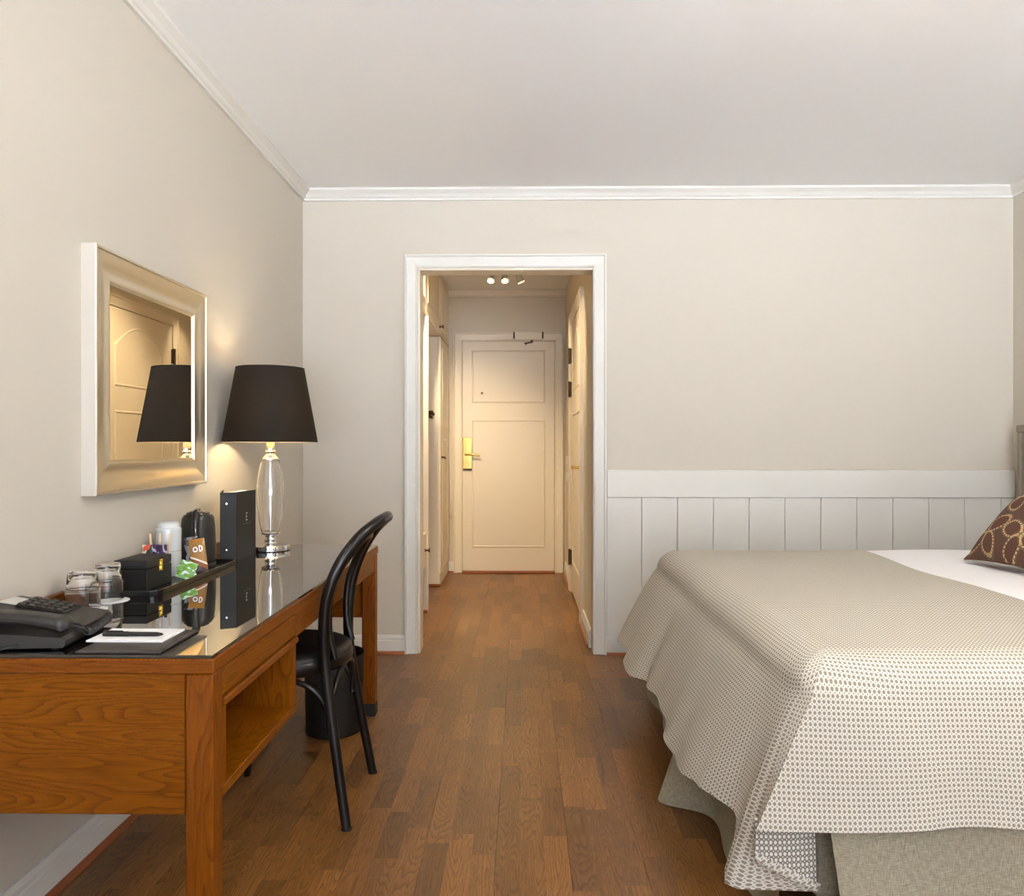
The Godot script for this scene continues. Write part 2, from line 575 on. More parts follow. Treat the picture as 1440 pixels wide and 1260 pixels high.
func build_structure() -> void:
	var s := struct("wall_left", "pale beige painted wall behind the desk and mirror")
	part("plaster", bx(Vector3(XL - WT, -0.1, ZB - WT), Vector3(XL, H + 0.1, ZF + WT)), M.wall, s)
	s = struct("wall_right", "pale beige painted wall behind the headboard")
	part("plaster", bx(Vector3(XR, -0.1, ZB - WT), Vector3(XR + WT, H + 0.1, ZF + WT)), M.wall, s)
	s = struct("wall_back", "pale beige wall with the cased opening to the hall")
	part("plaster", bx(Vector3(XL, -0.1, ZB - WT), Vector3(OL, H + 0.1, ZB)), M.wall, s)
	part("plaster", bx(Vector3(OR, -0.1, ZB - WT), Vector3(XR, H + 0.1, ZB)), M.wall, s)
	part("plaster", bx(Vector3(OL, OT, ZB - WT), Vector3(OR, H + 0.1, ZB)), M.wall, s)
	# wall behind the viewer with the window that lights the room
	s = struct("wall_front", "window wall behind the viewer")
	var wx0 := -0.9
	var wx1 := 2.4
	var wy0 := 0.3
	var wy1 := 2.4
	part("plaster", bx(Vector3(XL, -0.1, ZF), Vector3(wx0, H + 0.1, ZF + WT)), M.wall, s)
	part("plaster", bx(Vector3(wx1, -0.1, ZF), Vector3(XR, H + 0.1, ZF + WT)), M.wall, s)
	part("plaster", bx(Vector3(wx0, -0.1, ZF), Vector3(wx1, wy0, ZF + WT)), M.wall, s)
	part("plaster", bx(Vector3(wx0, wy1, ZF), Vector3(wx1, H + 0.1, ZF + WT)), M.wall, s)
	s = struct("terrace", "pale sunlit terrace outside the window")
	part("paving", bx(Vector3(-40, -0.4, ZF + WT), Vector3(40, -0.2, 60)), M.terrace, s)
	s = struct("window_1", "wide white framed window behind the viewer")
	for x in [wx0, (wx0 + wx1) / 2 - 0.03, wx1 - 0.06]:
		part("window_post", bx(Vector3(x, wy0, ZF + 0.03), Vector3(x + 0.06, wy1, ZF + 0.09), 0.004), M.white, s)
	for y in [wy0, wy1 - 0.06]:
		part("window_rail", bx(Vector3(wx0, y, ZF + 0.035), Vector3(wx1, y + 0.06, ZF + 0.085), 0.004), M.white, s)
	part("window_sill", bx(Vector3(wx0 - 0.05, wy0 - 0.03, ZF - 0.1), Vector3(wx1 + 0.05, wy0, ZF + 0.03), 0.005), M.white, s)
	for x in [wx0 + 0.06, (wx0 + wx1) / 2 + 0.03]:
		part("pane", bx(Vector3(x, wy0 + 0.06, ZF + 0.058), Vector3(x + (wx1 - wx0) / 2 - 0.09, wy1 - 0.06, ZF + 0.062)), M.pane, s)
	s = struct("ceiling", "smooth off-white ceiling")
	part("plaster", bx(Vector3(XL, H, ZB), Vector3(XR, H + 0.1, ZF)), M.ceiling, s)
	part("hall_plaster", bx(Vector3(HL, H, ZH), Vector3(HR, H + 0.1, ZB - WT)), M.ceiling, s)
	# hall shell
	s = struct("wall_hall_left", "hall wall behind the wardrobes")
	part("plaster", bx(Vector3(HL - WT, -0.1, ZH - WT), Vector3(HL, H + 0.1, ZB - WT)), M.hall_wall, s)
	s = struct("wall_hall_right", "narrow beige hall wall with the panelled side door")
	part("plaster", bx(Vector3(HR, -0.1, ZH - WT), Vector3(HR + WT, H + 0.1, -5.84)), M.hall_wall, s)
	part("plaster", bx(Vector3(HR, -0.1, -4.84), Vector3(HR + WT, H + 0.1, ZB - WT)), M.hall_wall, s)
	part("plaster", bx(Vector3(HR, 2.05, -5.84), Vector3(HR + WT, H + 0.1, -4.84)), M.hall_wall, s)
	part("recess_back", bx(Vector3(HR + 0.08, -0.1, -5.84), Vector3(HR + WT, 2.05, -4.84)), M.hall_wall, s)
	s = struct("wall_hall_end", "beige hall wall round the entrance door")
	part("plaster", bx(Vector3(HL, -0.1, ZH - WT), Vector3(HR, H + 0.1, ZH)), M.hall_wall, s)
	build_floor()
	# crown mouldings
	s = struct("trim_1", "white crown moulding along the ceiling")
	part("moulding", run_of(crown_profile(), Vector3(XL, H, ZB), Vector3(XR, H, ZB), Vector3(0, 0, 1)), M.white, s)
	part("moulding", run_of(crown_profile(), Vector3(XL, H, ZB), Vector3(XL, H, ZF), Vector3(1, 0, 0)), M.white, s)
	part("moulding", run_of(crown_profile(), Vector3(XR, H, ZB), Vector3(XR, H, ZF), Vector3(-1, 0, 0)), M.white, s)
	part("hall_moulding", run_of(crown_profile(), Vector3(-0.66, H, ZH), Vector3(HR, H, ZH), Vector3(0, 0, 1)), M.cream, s)
	# baseboards
	baseboard("baseboard_left", [[Vector3(XL, 0, ZB), Vector3(XL, 0, ZF), Vector3(1, 0, 0)]])
	baseboard("baseboard_back", [[Vector3(XL, 0, ZB), Vector3(OL - 0.07, 0, ZB), Vector3(0, 0, 1)], [Vector3(OR + 0.07, 0, ZB + 0.012), Vector3(XR, 0, ZB + 0.012), Vector3(0, 0, 1)]])
	baseboard("baseboard_right", [[Vector3(XR, 0, ZB), Vector3(XR, 0, ZF), Vector3(-1, 0, 0)]])
	baseboard("baseboard_hall", [[Vector3(HR, 0, ZB - WT), Vector3(HR, 0, -4.76), Vector3(-1, 0, 0)], [Vector3(HR, 0, -5.93), Vector3(HR, 0, ZH), Vector3(-1, 0, 0)], [Vector3(-0.66, 0, ZH), Vector3(-0.612, 0, ZH), Vector3(0, 0, 1)]])
	# cased opening
	s = struct("trim_2", "white moulded casing of the opening to the hall")
	casing(s, Vector3(OL, 0, ZB), Vector3(1, 0, 0), Vector3(0, 0, 1), OR - OL, OT, M.white)
	part("jamb", bx(Vector3(OL, 0, ZB - WT), Vector3(OL + 0.012, OT, ZB + 0.004), 0.002), M.cream, s)
	part("jamb", bx(Vector3(OL + 0.012, OT - 0.012, ZB - WT), Vector3(OR, OT, ZB + 0.004), 0.002), M.cream, s)
	# wainscot: cap board and upright boards
	s = struct("trim_3", "white boarded wainscot behind the bed")
	part("backing", bx(Vector3(OR + 0.07, 0.0, ZB), Vector3(XR, 0.85, ZB + 0.004)), M.white, s)
	var x0 := OR + 0.072
	var x1 := 0.639
	while x0 < XR:
		part("board", bx(Vector3(x0 + 0.001, 0.0, ZB), Vector3(minf(x1, XR) - 0.001, 0.846, ZB + 0.013), 0.0025), M.white, s)
		x0 = x1
		x1 += 0.1911
	part("cap_board", bx(Vector3(OR + 0.072, 0.842, ZB), Vector3(XR, 0.99, ZB + 0.026), 0.004), M.white, s)
	build_hall_doors()

func view_area(c: Vector3, a: float) -> float:
	var d := -c.z
	if d < 0.9:
		return 0.0
	var px := 735.0 + 1069.0 * c.x / d
	var py := 628.0 + 1069.0 * 1.116 / d
	if px < -40 or px > 1480 or py > 1300:
		return 0.0
	if c.x > 0.58 and c.z < -1.7 and c.z > -3.45:
		return 0.0
	if c.z < -4.3 and c.x < -0.66:
		return 0.0
	return a / (d * d * d)

func build_floor() -> void:
	var s := struct("floor", "brown wood strip floor running to the hall")
	part("bed_of_floor", bx(Vector3(HL, -0.1, ZH), Vector3(XR, -0.013, ZF)), M.subfloor, s)
	var rng := RandomNumberGenerator.new()
	rng.seed = 7
	var list := []
	var w := 0.0665
	var x := HL
	var column := 0
	while x < XR:
		var seam: float = 0.0009 if column % 3 == 2 else 0.00012
		var z := ZF
		z -= rng.randf_range(0.1, 0.4)
		var a := ZF
		while a > ZH:
			var xl := maxf(x, HL)
			var xr := minf(x + w - seam, XR)
			var b := maxf(z, ZH)
			var lo := Vector3(xl, -0.013, b + 0.0002)
			var hi := Vector3(xr, 0.0, a)
			var skip: bool = (a < ZB - WT and xl > HR) or (b > ZB and xr < XL)
			if not skip and xr - xl > 0.004 and a - b > 0.004:
				list.append([lo, hi, view_area((lo + hi) * 0.5, (a - b) * w), Vector2(rng.randf(), rng.randf()), rng.randi() % 6])
			a = z
			z -= rng.randf_range(0.24, 0.46)
		x += w
		column += 1
	list.sort_custom(func(p, q): return p[2] > q[2])
	var rest := []
	for k in 6:
		rest.append(MB.new())
	for i in list.size():
		var l = list[i]
		if i < 300 and l[2] > 0.0:
			part("plank", bx(l[0], l[1], 0.0, 2, l[3]), M.floor[l[4]], s)
		else:
			rest[l[4]].box(l[0], l[1], 0.0, 2, l[3])
	for k in 6:
		var o := part("further_planks", rest[k], M.floor[k], s)
		o.set_meta("kind", "stuff")

# a raised moulding frame on a door (plane coordinates a, b), drawn as a thin tube-like border
func panel_frame(parent: Node, o: Vector3, da: Vector3, db: Vector3, out: Vector3, a0: float, b0: float, a1: float, b1: float, m: Material, arch := 0.0) -> void:
	var outer := []
	var inner := []
	var w := 0.022
	var pts := [Vector2(a0, b0), Vector2(a1, b0)]
	if arch > 0.0:
		for k in 17:
			var f := k / 16.0
			pts.append(Vector2(lerpf(a1, a0, f), b1 - arch + arch * sin(PI * f) ))
	else:
		pts.append(Vector2(a1, b1))
		pts.append(Vector2(a0, b1))
	var c := Vector2((a0 + a1) * 0.5, (b0 + b1) * 0.5)
	for p in pts:
		outer.append(p)
		var d: Vector2 = p - c
		inner.append(c + Vector2(d.x * (1.0 - w / absf(a1 - c.x)), d.y * (1.0 - w / absf(b1 - c.y))))
	var mb := MB.new()
	var hh := 0.006
	for k in outer.size():
		var p: Vector2 = outer[k]
		var q: Vector2 = outer[(k + 1) % outer.size()]
		var r: Vector2 = inner[(k + 1) % outer.size()]
		var t: Vector2 = inner[k]
		var mid0 := (p + t) * 0.5
		var mid1 := (q + r) * 0.5
		var at := func(v: Vector2, h: float) -> Vector3: return o + da * v.x + db * v.y + out * h
		var e := (q - p).normalized()
		var nv := Vector2(e.y, -e.x)
		if nv.dot((p + q) * 0.5 - c) < 0:
			nv = -nv
		var n1 := ((da * nv.x + db * nv.y) * 0.6 + out).normalized()
		var n2 := (-(da * nv.x + db * nv.y) * 0.6 + out).normalized()
		mb.quad(at.call(p, 0.0), at.call(q, 0.0), at.call(mid1, hh), at.call(mid0, hh), n1)
		mb.quad(at.call(mid0, hh), at.call(mid1, hh), at.call(r, -0.002), at.call(t, -0.002), n2)
	part("panel_moulding", mb, m, parent)

func lever(parent: Node, o: Vector3, along: Vector3, out: Vector3, m: Material, reach := 0.1) -> void:
	var mb := MB.new()
	mb.tube([o, o + out * 0.045], 0.009, 12)
	var pts := []
	for k in 9:
		var f := k / 8.0
		pts.append(o + out * (0.045 + 0.006 * sin(PI * f)) + along * (reach * f - 0.008) + Vector3.UP * (-0.012 * f * f + 0.004 * sin(PI * f)))
	mb.tube(pts, [0.009, 0.010, 0.0105, 0.0105, 0.010, 0.0095, 0.009, 0.0085, 0.006], 12)
	part("lever", mb, m, parent)

func build_hall_doors() -> void:
	# entrance door at the end of the hall
	var d := struct("door_1", "cream panelled entrance door at the end of the hall")
	var z := ZH
	casing(d, Vector3(-0.536, 0, z), Vector3(1, 0, 0), Vector3(0, 0, 1), 0.819, 2.05, M.cream, 1.08)
	var leaf := part("leaf", bx(Vector3(-0.533, 0.014, z), Vector3(0.28, 2.047, z + 0.012), 0.003), M.cream, d)
	var o := Vector3(0, 0, z + 0.012)
	for f in [[-0.45, 1.50, 0.20, 1.97], [-0.45, 0.22, 0.20, 1.355]]:
		panel_frame(leaf, o, Vector3.RIGHT, Vector3.UP, Vector3(0, 0, 1), f[0], f[1], f[2], f[3], M.cream)
	var pl := part("lock_plate", bx(Vector3(-0.53, 0.908, z + 0.012), Vector3(-0.448, 1.198, z + 0.022), 0.004), M.brass, d, "brass lock plate")
	part("lock_case_end", bx(Vector3(-0.528, 0.905, z + 0.012), Vector3(-0.45, 0.922, z + 0.028), 0.002), M.bronze, pl)
	lever(pl, Vector3(-0.50, 1.045, z + 0.02), Vector3(1, 0, 0), Vector3(0, 0, 1), M.brass, 0.135)
	var kn := MB.new()
	kn.tube([Vector3(-0.489, 0.955, z + 0.02), Vector3(-0.489, 0.955, z + 0.034)], [0.017, 0.014], 16)
	part("lock_cylinder", kn, M.brass, pl)
	var ph := MB.new()
	ph.tube([Vector3(-0.36, 1.589, z + 0.01), Vector3(-0.36, 1.589, z + 0.017)], [0.012, 0.010], 14)
	part("peephole", ph, M.bronze, d)
	part("threshold", bx(Vector3(-0.536, 0.0, z), Vector3(0.283, 0.013, z + 0.06), 0.004), M.strip, d, "orange brown wooden threshold")
	# door closer
	var c := thing("door_closer", "white door closer box above the entrance door", "door closer", Vector3(0.05, 2.087, z + 0.03))
	part("body", bx(Vector3(-0.12, -0.036, 0), Vector3(0.12, 0.036, 0.05), 0.005), M.cream, c)
	for x in [-0.126, 0.126]:
		part("end_cap", bx(Vector3(x - 0.006, -0.02, 0.0), Vector3(x + 0.006, 0.036, 0.042), 0.003), M.dark_iron, c)
	var arm := MB.new()
	arm.tube([Vector3(0.03, -0.03, 0.03), Vector3(0.03, -0.06, 0.03)], 0.009, 10)
	arm.tube([Vector3(0.03, -0.055, 0.035), Vector3(-0.03, -0.075, 0.10)], 0.006, 8)
	arm.tube([Vector3(-0.03, -0.075, 0.10), Vector3(-0.02, -0.07, 0.0)], 0.006, 8)
	part("arm", arm, M.bronze, c)
	# side door, hinged at its far edge
	var b := struct("door_2", "cream arched panel door in the hall side wall")
	var x := HR
	casing(b, Vector3(x, 0, -5.84), Vector3(0, 0, 1), Vector3(-1, 0, 0), 1.0, 2.05, M.cream)
	leaf = part("leaf", bx(Vector3(x - 0.008, 0.02, -5.835), Vector3(x + 0.035, 2.045, -4.845), 0.002), M.cream, b)
	o = Vector3(x - 0.008, 0, 0)
	panel_frame(leaf, o, Vector3(0, 0, 1), Vector3.UP, Vector3(-1, 0, 0), -5.68, 1.52, -5.0, 1.95, M.cream, 0.15)
	panel_frame(leaf, o, Vector3(0, 0, 1), Vector3.UP, Vector3(-1, 0, 0), -5.68, 0.25, -5.0, 1.36, M.cream)
	for y in [1.81, 1.555, 0.27]:
		var hg := MB.new()
		hg.box(Vector3(x - 0.020, y - 0.055, -5.87), Vector3(x - 0.008, y + 0.055, -5.815), 0.002)
		hg.tube([Vector3(x - 0.024, y - 0.06, -5.84), Vector3(x - 0.024, y + 0.06, -5.84)], 0.009, 10)
		part("hinge", hg, M.bronze, b)
	lever(b, Vector3(x - 0.008, 0.98, -4.93), Vector3(0, 0, -1), Vector3(-1, 0, 0), M.brass, 0.1)
	# switches on the far bit of the side wall
	for k in [[0.86, "lower white light switch beside the entrance door"], [1.0, "upper white light switch beside the entrance door"]]:
		var sw := thing("light_switch", k[1], "switch", Vector3(HR, k[0], -6.42))
		part("plate", bx(Vector3(-0.01, -0.042, -0.042), Vector3(0, 0.042, 0.042), 0.004), M.white, sw)
		part("rocker", bx(Vector3(-0.016, -0.03, -0.03), Vector3(-0.008, 0.03, 0.03), 0.004), M.white, sw)

# ------------------------------------------------------------------ hall furniture
func knob(parent: Node, o: Vector3, out: Vector3, m: Material) -> void:
	var mb := MB.new()
	mb.tube([o, o + out * 0.004, o + out * 0.012, o + out * 0.022, o + out * 0.028, o + out * 0.034], [0.012, 0.009, 0.006, 0.007, 0.017, 0.014], 14)
	part("knob", mb, m, parent, "dark bronze knob")

func build_hall_furniture() -> void:
	var fx := -0.655
	# overhead cabinets
	var lab := ["near overhead cabinet door section above the drawer bench", "middle overhead cabinet above the coat niche", "far overhead cabinet above the tall wardrobe"]
	var zs := [ZB - WT - 0.005, -5.14, -6.04, ZH + 0.005]
	for k in 3:
		var c := thing("overhead_cabinet", "cream " + lab[k], "cabinet", Vector3(0, 2.0, 0), 0.0, "overhead cabinets in the hall")
		var za: float = zs[k]
		var zb: float = zs[k + 1]
		part("body", bx(Vector3(HL + 0.01, 0.0, zb), Vector3(fx - 0.02, 0.495, za), 0.002), M.cream, c)
		part("bottom_rail", bx(Vector3(fx - 0.02, 0.0, zb), Vector3(fx + 0.004, 0.03, za), 0.003), M.cream, c)
		var dr := part("door", bx(Vector3(fx - 0.02, 0.035, zb + 0.004), Vector3(fx, 0.49, za - 0.004), 0.003), M.cream, c)
		panel_frame(dr, Vector3(fx, 0, 0), Vector3(0, 0, 1), Vector3.UP, Vector3(1, 0, 0), zb + 0.08, 0.10, za - 0.08, 0.43, M.cream)
		if k < 2:
			knob(dr, Vector3(fx, 0.06, (zb + 0.06 if k == 1 else za - 0.06)), Vector3(1, 0, 0), M.bronze)
	# tall wardrobe
	var w := thing("wardrobe", "tall cream wardrobe beside the entrance door", "wardrobe", Vector3(0, 0, 0))
	part("body", bx(Vector3(HL + 0.01, 0.05, ZH + 0.005), Vector3(fx - 0.02, 1.995, -6.06), 0.003), M.cream, w)
	part("plinth", bx(Vector3(HL + 0.01, 0.0, ZH + 0.01), Vector3(fx - 0.006, 0.1, -6.055), 0.003), M.cream, w)
	part("floor_strip", bx(Vector3(HL + 0.01, 0.0, -6.055), Vector3(fx, 0.02, -6.045), 0.004), M.strip, w)
	part("side_edge", bx(Vector3(fx - 0.02, 0.1, -6.08), Vector3(fx, 1.995, -6.06), 0.003), M.cream, w)
	var dr := part("door", bx(Vector3(fx - 0.02, 0.11, ZH + 0.02), Vector3(fx, 1.99, -6.085), 0.003), M.cream, w)
	panel_frame(dr, Vector3(fx, 0, 0), Vector3(0, 0, 1), Vector3.UP, Vector3(1, 0, 0), ZH + 0.1, 1.28, -6.16, 1.92, M.cream)
	panel_frame(dr, Vector3(fx, 0, 0), Vector3(0, 0, 1), Vector3.UP, Vector3(1, 0, 0), ZH + 0.1, 0.22, -6.16, 1.18, M.cream)
	knob(dr, Vector3(fx, 1.03, -6.13), Vector3(1, 0, 0), M.bronze)
	# upright panel between bench and niche
	var p := thing("hall_partition", "upright cream partition between the drawer bench and coat niche", "partition")
	part("board", bx(Vector3(HL + 0.01, 0.0, -5.13), Vector3(fx + 0.02, 1.995, -5.105), 0.003), M.cream, p)
	part("floor_strip", bx(Vector3(HL + 0.01, 0.0, -5.105), Vector3(fx + 0.016, 0.018, -5.092), 0.004), M.strip, p)
	# bench with a drawer
	var b := thing("drawer_bench", "low cream bench with a knobbed drawer by the hall opening", "bench")
	part("carcass", bx(Vector3(HL + 0.01, 0.33, -5.1), Vector3(fx - 0.02, 0.55, ZB - WT - 0.01), 0.003), M.cream, b)
	part("seat_board", bx(Vector3(HL + 0.01, 0.55, -5.1), Vector3(fx - 0.012, 0.562, ZB - WT - 0.01), 0.003), M.oak_edge, b, "brown bench top")
	dr = part("drawer", bx(Vector3(fx - 0.02, 0.315, -5.098), Vector3(fx + 0.008, 0.54, -4.70), 0.004), M.cream, b)
	knob(dr, Vector3(fx + 0.008, 0.43, -5.02), Vector3(1, 0, 0), M.bronze)
	part("keyhole", bx(Vector3(fx + 0.006, 0.36, -4.79), Vector3(fx + 0.010, 0.40, -4.77), 0.001), M.dark_iron, dr)
	dr = part("drawer", bx(Vector3(fx - 0.02, 0.315, -4.692), Vector3(fx + 0.008, 0.54, ZB - WT - 0.012), 0.004), M.cream, b)
	knob(dr, Vector3(fx + 0.008, 0.43, -4.45), Vector3(1, 0, 0), M.bronze)
	# coat hook on the side of the wardrobe
	var h := thing("coat_hook", "small black coat hook in the shaded hall niche", "hook", Vector3(-0.745, 1.38, -6.058))
	part("back_plate", bx(Vector3(-0.05, -0.035, 0), Vector3(-0.005, 0.045, 0.012), 0.003), M.dark_iron, h)
	var mb := MB.new()
	mb.tube([Vector3(-0.02, 0.0, 0.008), Vector3(0.0, 0.0, 0.03), Vector3(0.025, 0.005, 0.035), Vector3(0.042, -0.015, 0.035)], [0.022, 0.022, 0.018, 0.010], 12)
	mb.tube([Vector3(-0.01, -0.02, 0.02), Vector3(0.02, -0.03, 0.035), Vector3(0.03, -0.04, 0.035)], [0.016, 0.011, 0.008], 10)
	part("prong", mb, M.dark_iron, h)
	# ceiling spots
	spot_rail("ceiling_spotlight", "white ceiling spotlight rail with three heads near the entrance door", Vector3(-0.13, H, -5.86), [[-0.11, Vector3(-0.12, -0.95, 0.62), 1.0], [-0.01, Vector3(0.10, -0.9, 0.55), 1.0], [0.10, Vector3(0.45, -1.0, -0.15), 1.0]], SPOT_FAR)
	spot_rail("ceiling_spotlight", "white ceiling spotlight rail hidden above the hall opening", Vector3(-0.51, H, -4.55), [[-0.108, Vector3(0.05, -0.9, -1.05), 2.2], [0.0, Vector3(0.12, -1.0, -0.25), 1.5], [0.105, Vector3(0.78, -0.95, -0.55), 1.0]], SPOT_NEAR)

func spot_rail(called: String, label: String, at: Vector3, heads: Array, power: float) -> void:
	var t := thing(called, label, "ceiling light", at)
	part("rail", bx(Vector3(-0.16, -0.022, -0.02), Vector3(0.16, 0, 0.02), 0.005), M.white, t)
	for h in heads:
		var d: Vector3 = h[1].normalized()
		var o := Vector3(h[0], -0.075, 0)
		var st := MB.new()
		st.tube([Vector3(h[0], -0.02, 0), o], 0.006, 8)
		part("stem", st, M.chrome, t)
		var hd := MB.new()
		hd.tube([o - d * 0.035, o - d * 0.03, o + d * 0.0, o + d * 0.045], [0.010, 0.018, 0.024, 0.030], 18)
		var head := part("lamp_head", hd, M.porcelain, t)
		var bl := MB.new()
		bl.tube([o + d * 0.046, o + d * 0.050], [0.026, 0.022], 18)
		part("bulb", bl, M.bulb, head)
		var l := SpotLight3D.new()
		l.name = "spot_lamp"
		t.add_child(l, true)
		l.position = o + d * 0.058
		l.look_at_from_position(at + o + d * 0.058, at + o + d * 1.0, Vector3.UP if absf(d.y) < 0.98 else Vector3.RIGHT)
		l.light_color = Color(1.0, 0.905, 0.73)
		l.light_energy = power * h[2] * UNIT
		l.spot_range = 9.0
		l.spot_attenuation = 2.0
		l.spot_angle = 31.0
		l.spot_angle_attenuation = 1.0
		l.light_size = 0.024
		l.shadow_enabled = true

# ------------------------------------------------------------------ desk
const DX := -0.607
const DZ0 := -1.483
const DZ1 := -3.185
func build_desk() -> void:
	var d := thing("writing_desk", "long orange-brown wooden writing desk with black glass top", "desk")
	var xb := XL + 0.005
	part("top_board", bx(Vector3(xb, 0.668, DZ1), Vector3(DX, T - 0.007, DZ0), 0.003, 2), M.oak_edge, d)
	part("glass_top", bx(Vector3(xb + 0.02, T - 0.007, DZ1 + 0.004), Vector3(DX - 0.003, T, DZ0 - 0.003), 0.0015), M.black_glass, d, "glossy black glass sheet")
	part("back_upstand", bx(Vector3(xb, 0.60, DZ1), Vector3(xb + 0.018, 0.745, DZ0 - 0.002), 0.002, 2), M.oak_edge, d)
	# legs
	for z in [DZ0 - 0.003, DZ1 + 0.055]:
		for x in [DX - 0.058, xb + 0.02]:
			var lo := Vector3(x, 0.0, z - 0.052)
			var hi := Vector3(x + 0.055, 0.668, z)
			var lg := part("leg", bx(Vector3(lo.x, 0.05, lo.z), hi, 0.004, 1, Vector2(0.31, x * 3.0 + 0.13)), M.oak_edge, d)
			part("foot_cap", bx(lo - Vector3(0.001, 0, 0.001), Vector3(hi.x + 0.001, 0.052, hi.z + 0.001), 0.003), M.black_matt, lg, "dark metal foot cap")
	# end panels
	part("end_panel", bx(Vector3(xb + 0.02, 0.388, DZ0 - 0.03), Vector3(DX - 0.06, 0.668, DZ0 - 0.008), 0.0015, 0, Vector2(0.02, 0.15)), M.oak, d)
	part("end_panel", bx(Vector3(xb + 0.02, 0.405, DZ1 + 0.012), Vector3(DX - 0.06, 0.668, DZ1 + 0.034), 0.0015, 0, Vector2(0.4, 0.5)), M.oak, d)
	# pedestal with drawer and open shelf
	var z0 := DZ0 - 0.055
	var z1 := -2.04
	var sh := part("shelf_box", bx(Vector3(xb + 0.07, 0.402, z1), Vector3(DX - 0.004, 0.424, z0), 0.0015, 2, Vector2(0.2, 0.6)), M.oak, d)
	part("side", bx(Vector3(xb + 0.07, 0.424, z0 - 0.02), Vector3(DX - 0.004, 0.605, z0), 0.001, 1, Vector2(0.1, 0.2)), M.oak, sh)
	part("side", bx(Vector3(xb + 0.07, 0.424, z1), Vector3(DX - 0.004, 0.605, z1 + 0.03), 0.001, 1, Vector2(0.5, 0.3)), M.oak, sh)
	part("back", bx(Vector3(xb + 0.07, 0.424, z1 + 0.03), Vector3(xb + 0.085, 0.605, z0 - 0.02), 0.0, 2), M.oak, sh)
	part("drawer_box", bx(Vector3(xb + 0.07, 0.59, z1), Vector3(DX - 0.03, 0.666, z0), 0.0, 2), M.oak, d)
	part("drawer", bx(Vector3(DX - 0.03, 0.609, z1 + 0.006), Vector3(DX - 0.004, 0.664, z0 - 0.004), 0.002, 2, Vector2(0.3, 0.35)), M.oak, d)
	part("rail", bx(Vector3(DX - 0.03, 0.588, z1), Vector3(DX + 0.004, 0.606, z0), 0.004, 2, Vector2(0.6, 0.1)), M.oak_edge, d)
	part("apron", bx(Vector3(DX - 0.028, 0.60, DZ1 + 0.06), Vector3(DX - 0.006, 0.668, z1), 0.002, 2, Vector2(0.1, 0.7)), M.oak_edge, d)
	part("apron", bx(Vector3(xb + 0.03, 0.56, DZ1 + 0.06), Vector3(xb + 0.05, 0.668, z1), 0.002, 2, Vector2(0.1, 0.2)), M.oak_edge, d)

# ------------------------------------------------------------------ chair
func arc(a: Vector3, b: Vector3, top: Vector3, n := 24, sharp := 2.4) -> Array:
	# a superellipse arch from a over top to b
	var m := (a + b) * 0.5
	var pts := []
	for k in n + 1:
		var th := PI * k / n
		var c := cos(th)
		var s := sin(th)
		var cc := signf(c) * pow(absf(c), 2.0 / sharp)
		var ss := pow(absf(s), 2.0 / sharp)
		pts.append(m + (a - m) * cc + (top - m) * ss)
	return pts

func smooth_path(p: Array, n := 6) -> Array:
	var out := []
	for i in p.size() - 1:
		var a: Vector3 = p[maxi(i - 1, 0)]
		var b: Vector3 = p[i]
		var c: Vector3 = p[i + 1]
		var d: Vector3 = p[mini(i + 2, p.size() - 1)]
		for k in n:
			out.append(b.cubic_interpolate(c, a, d, float(k) / n))
	out.append(p[p.size() - 1])
	return out

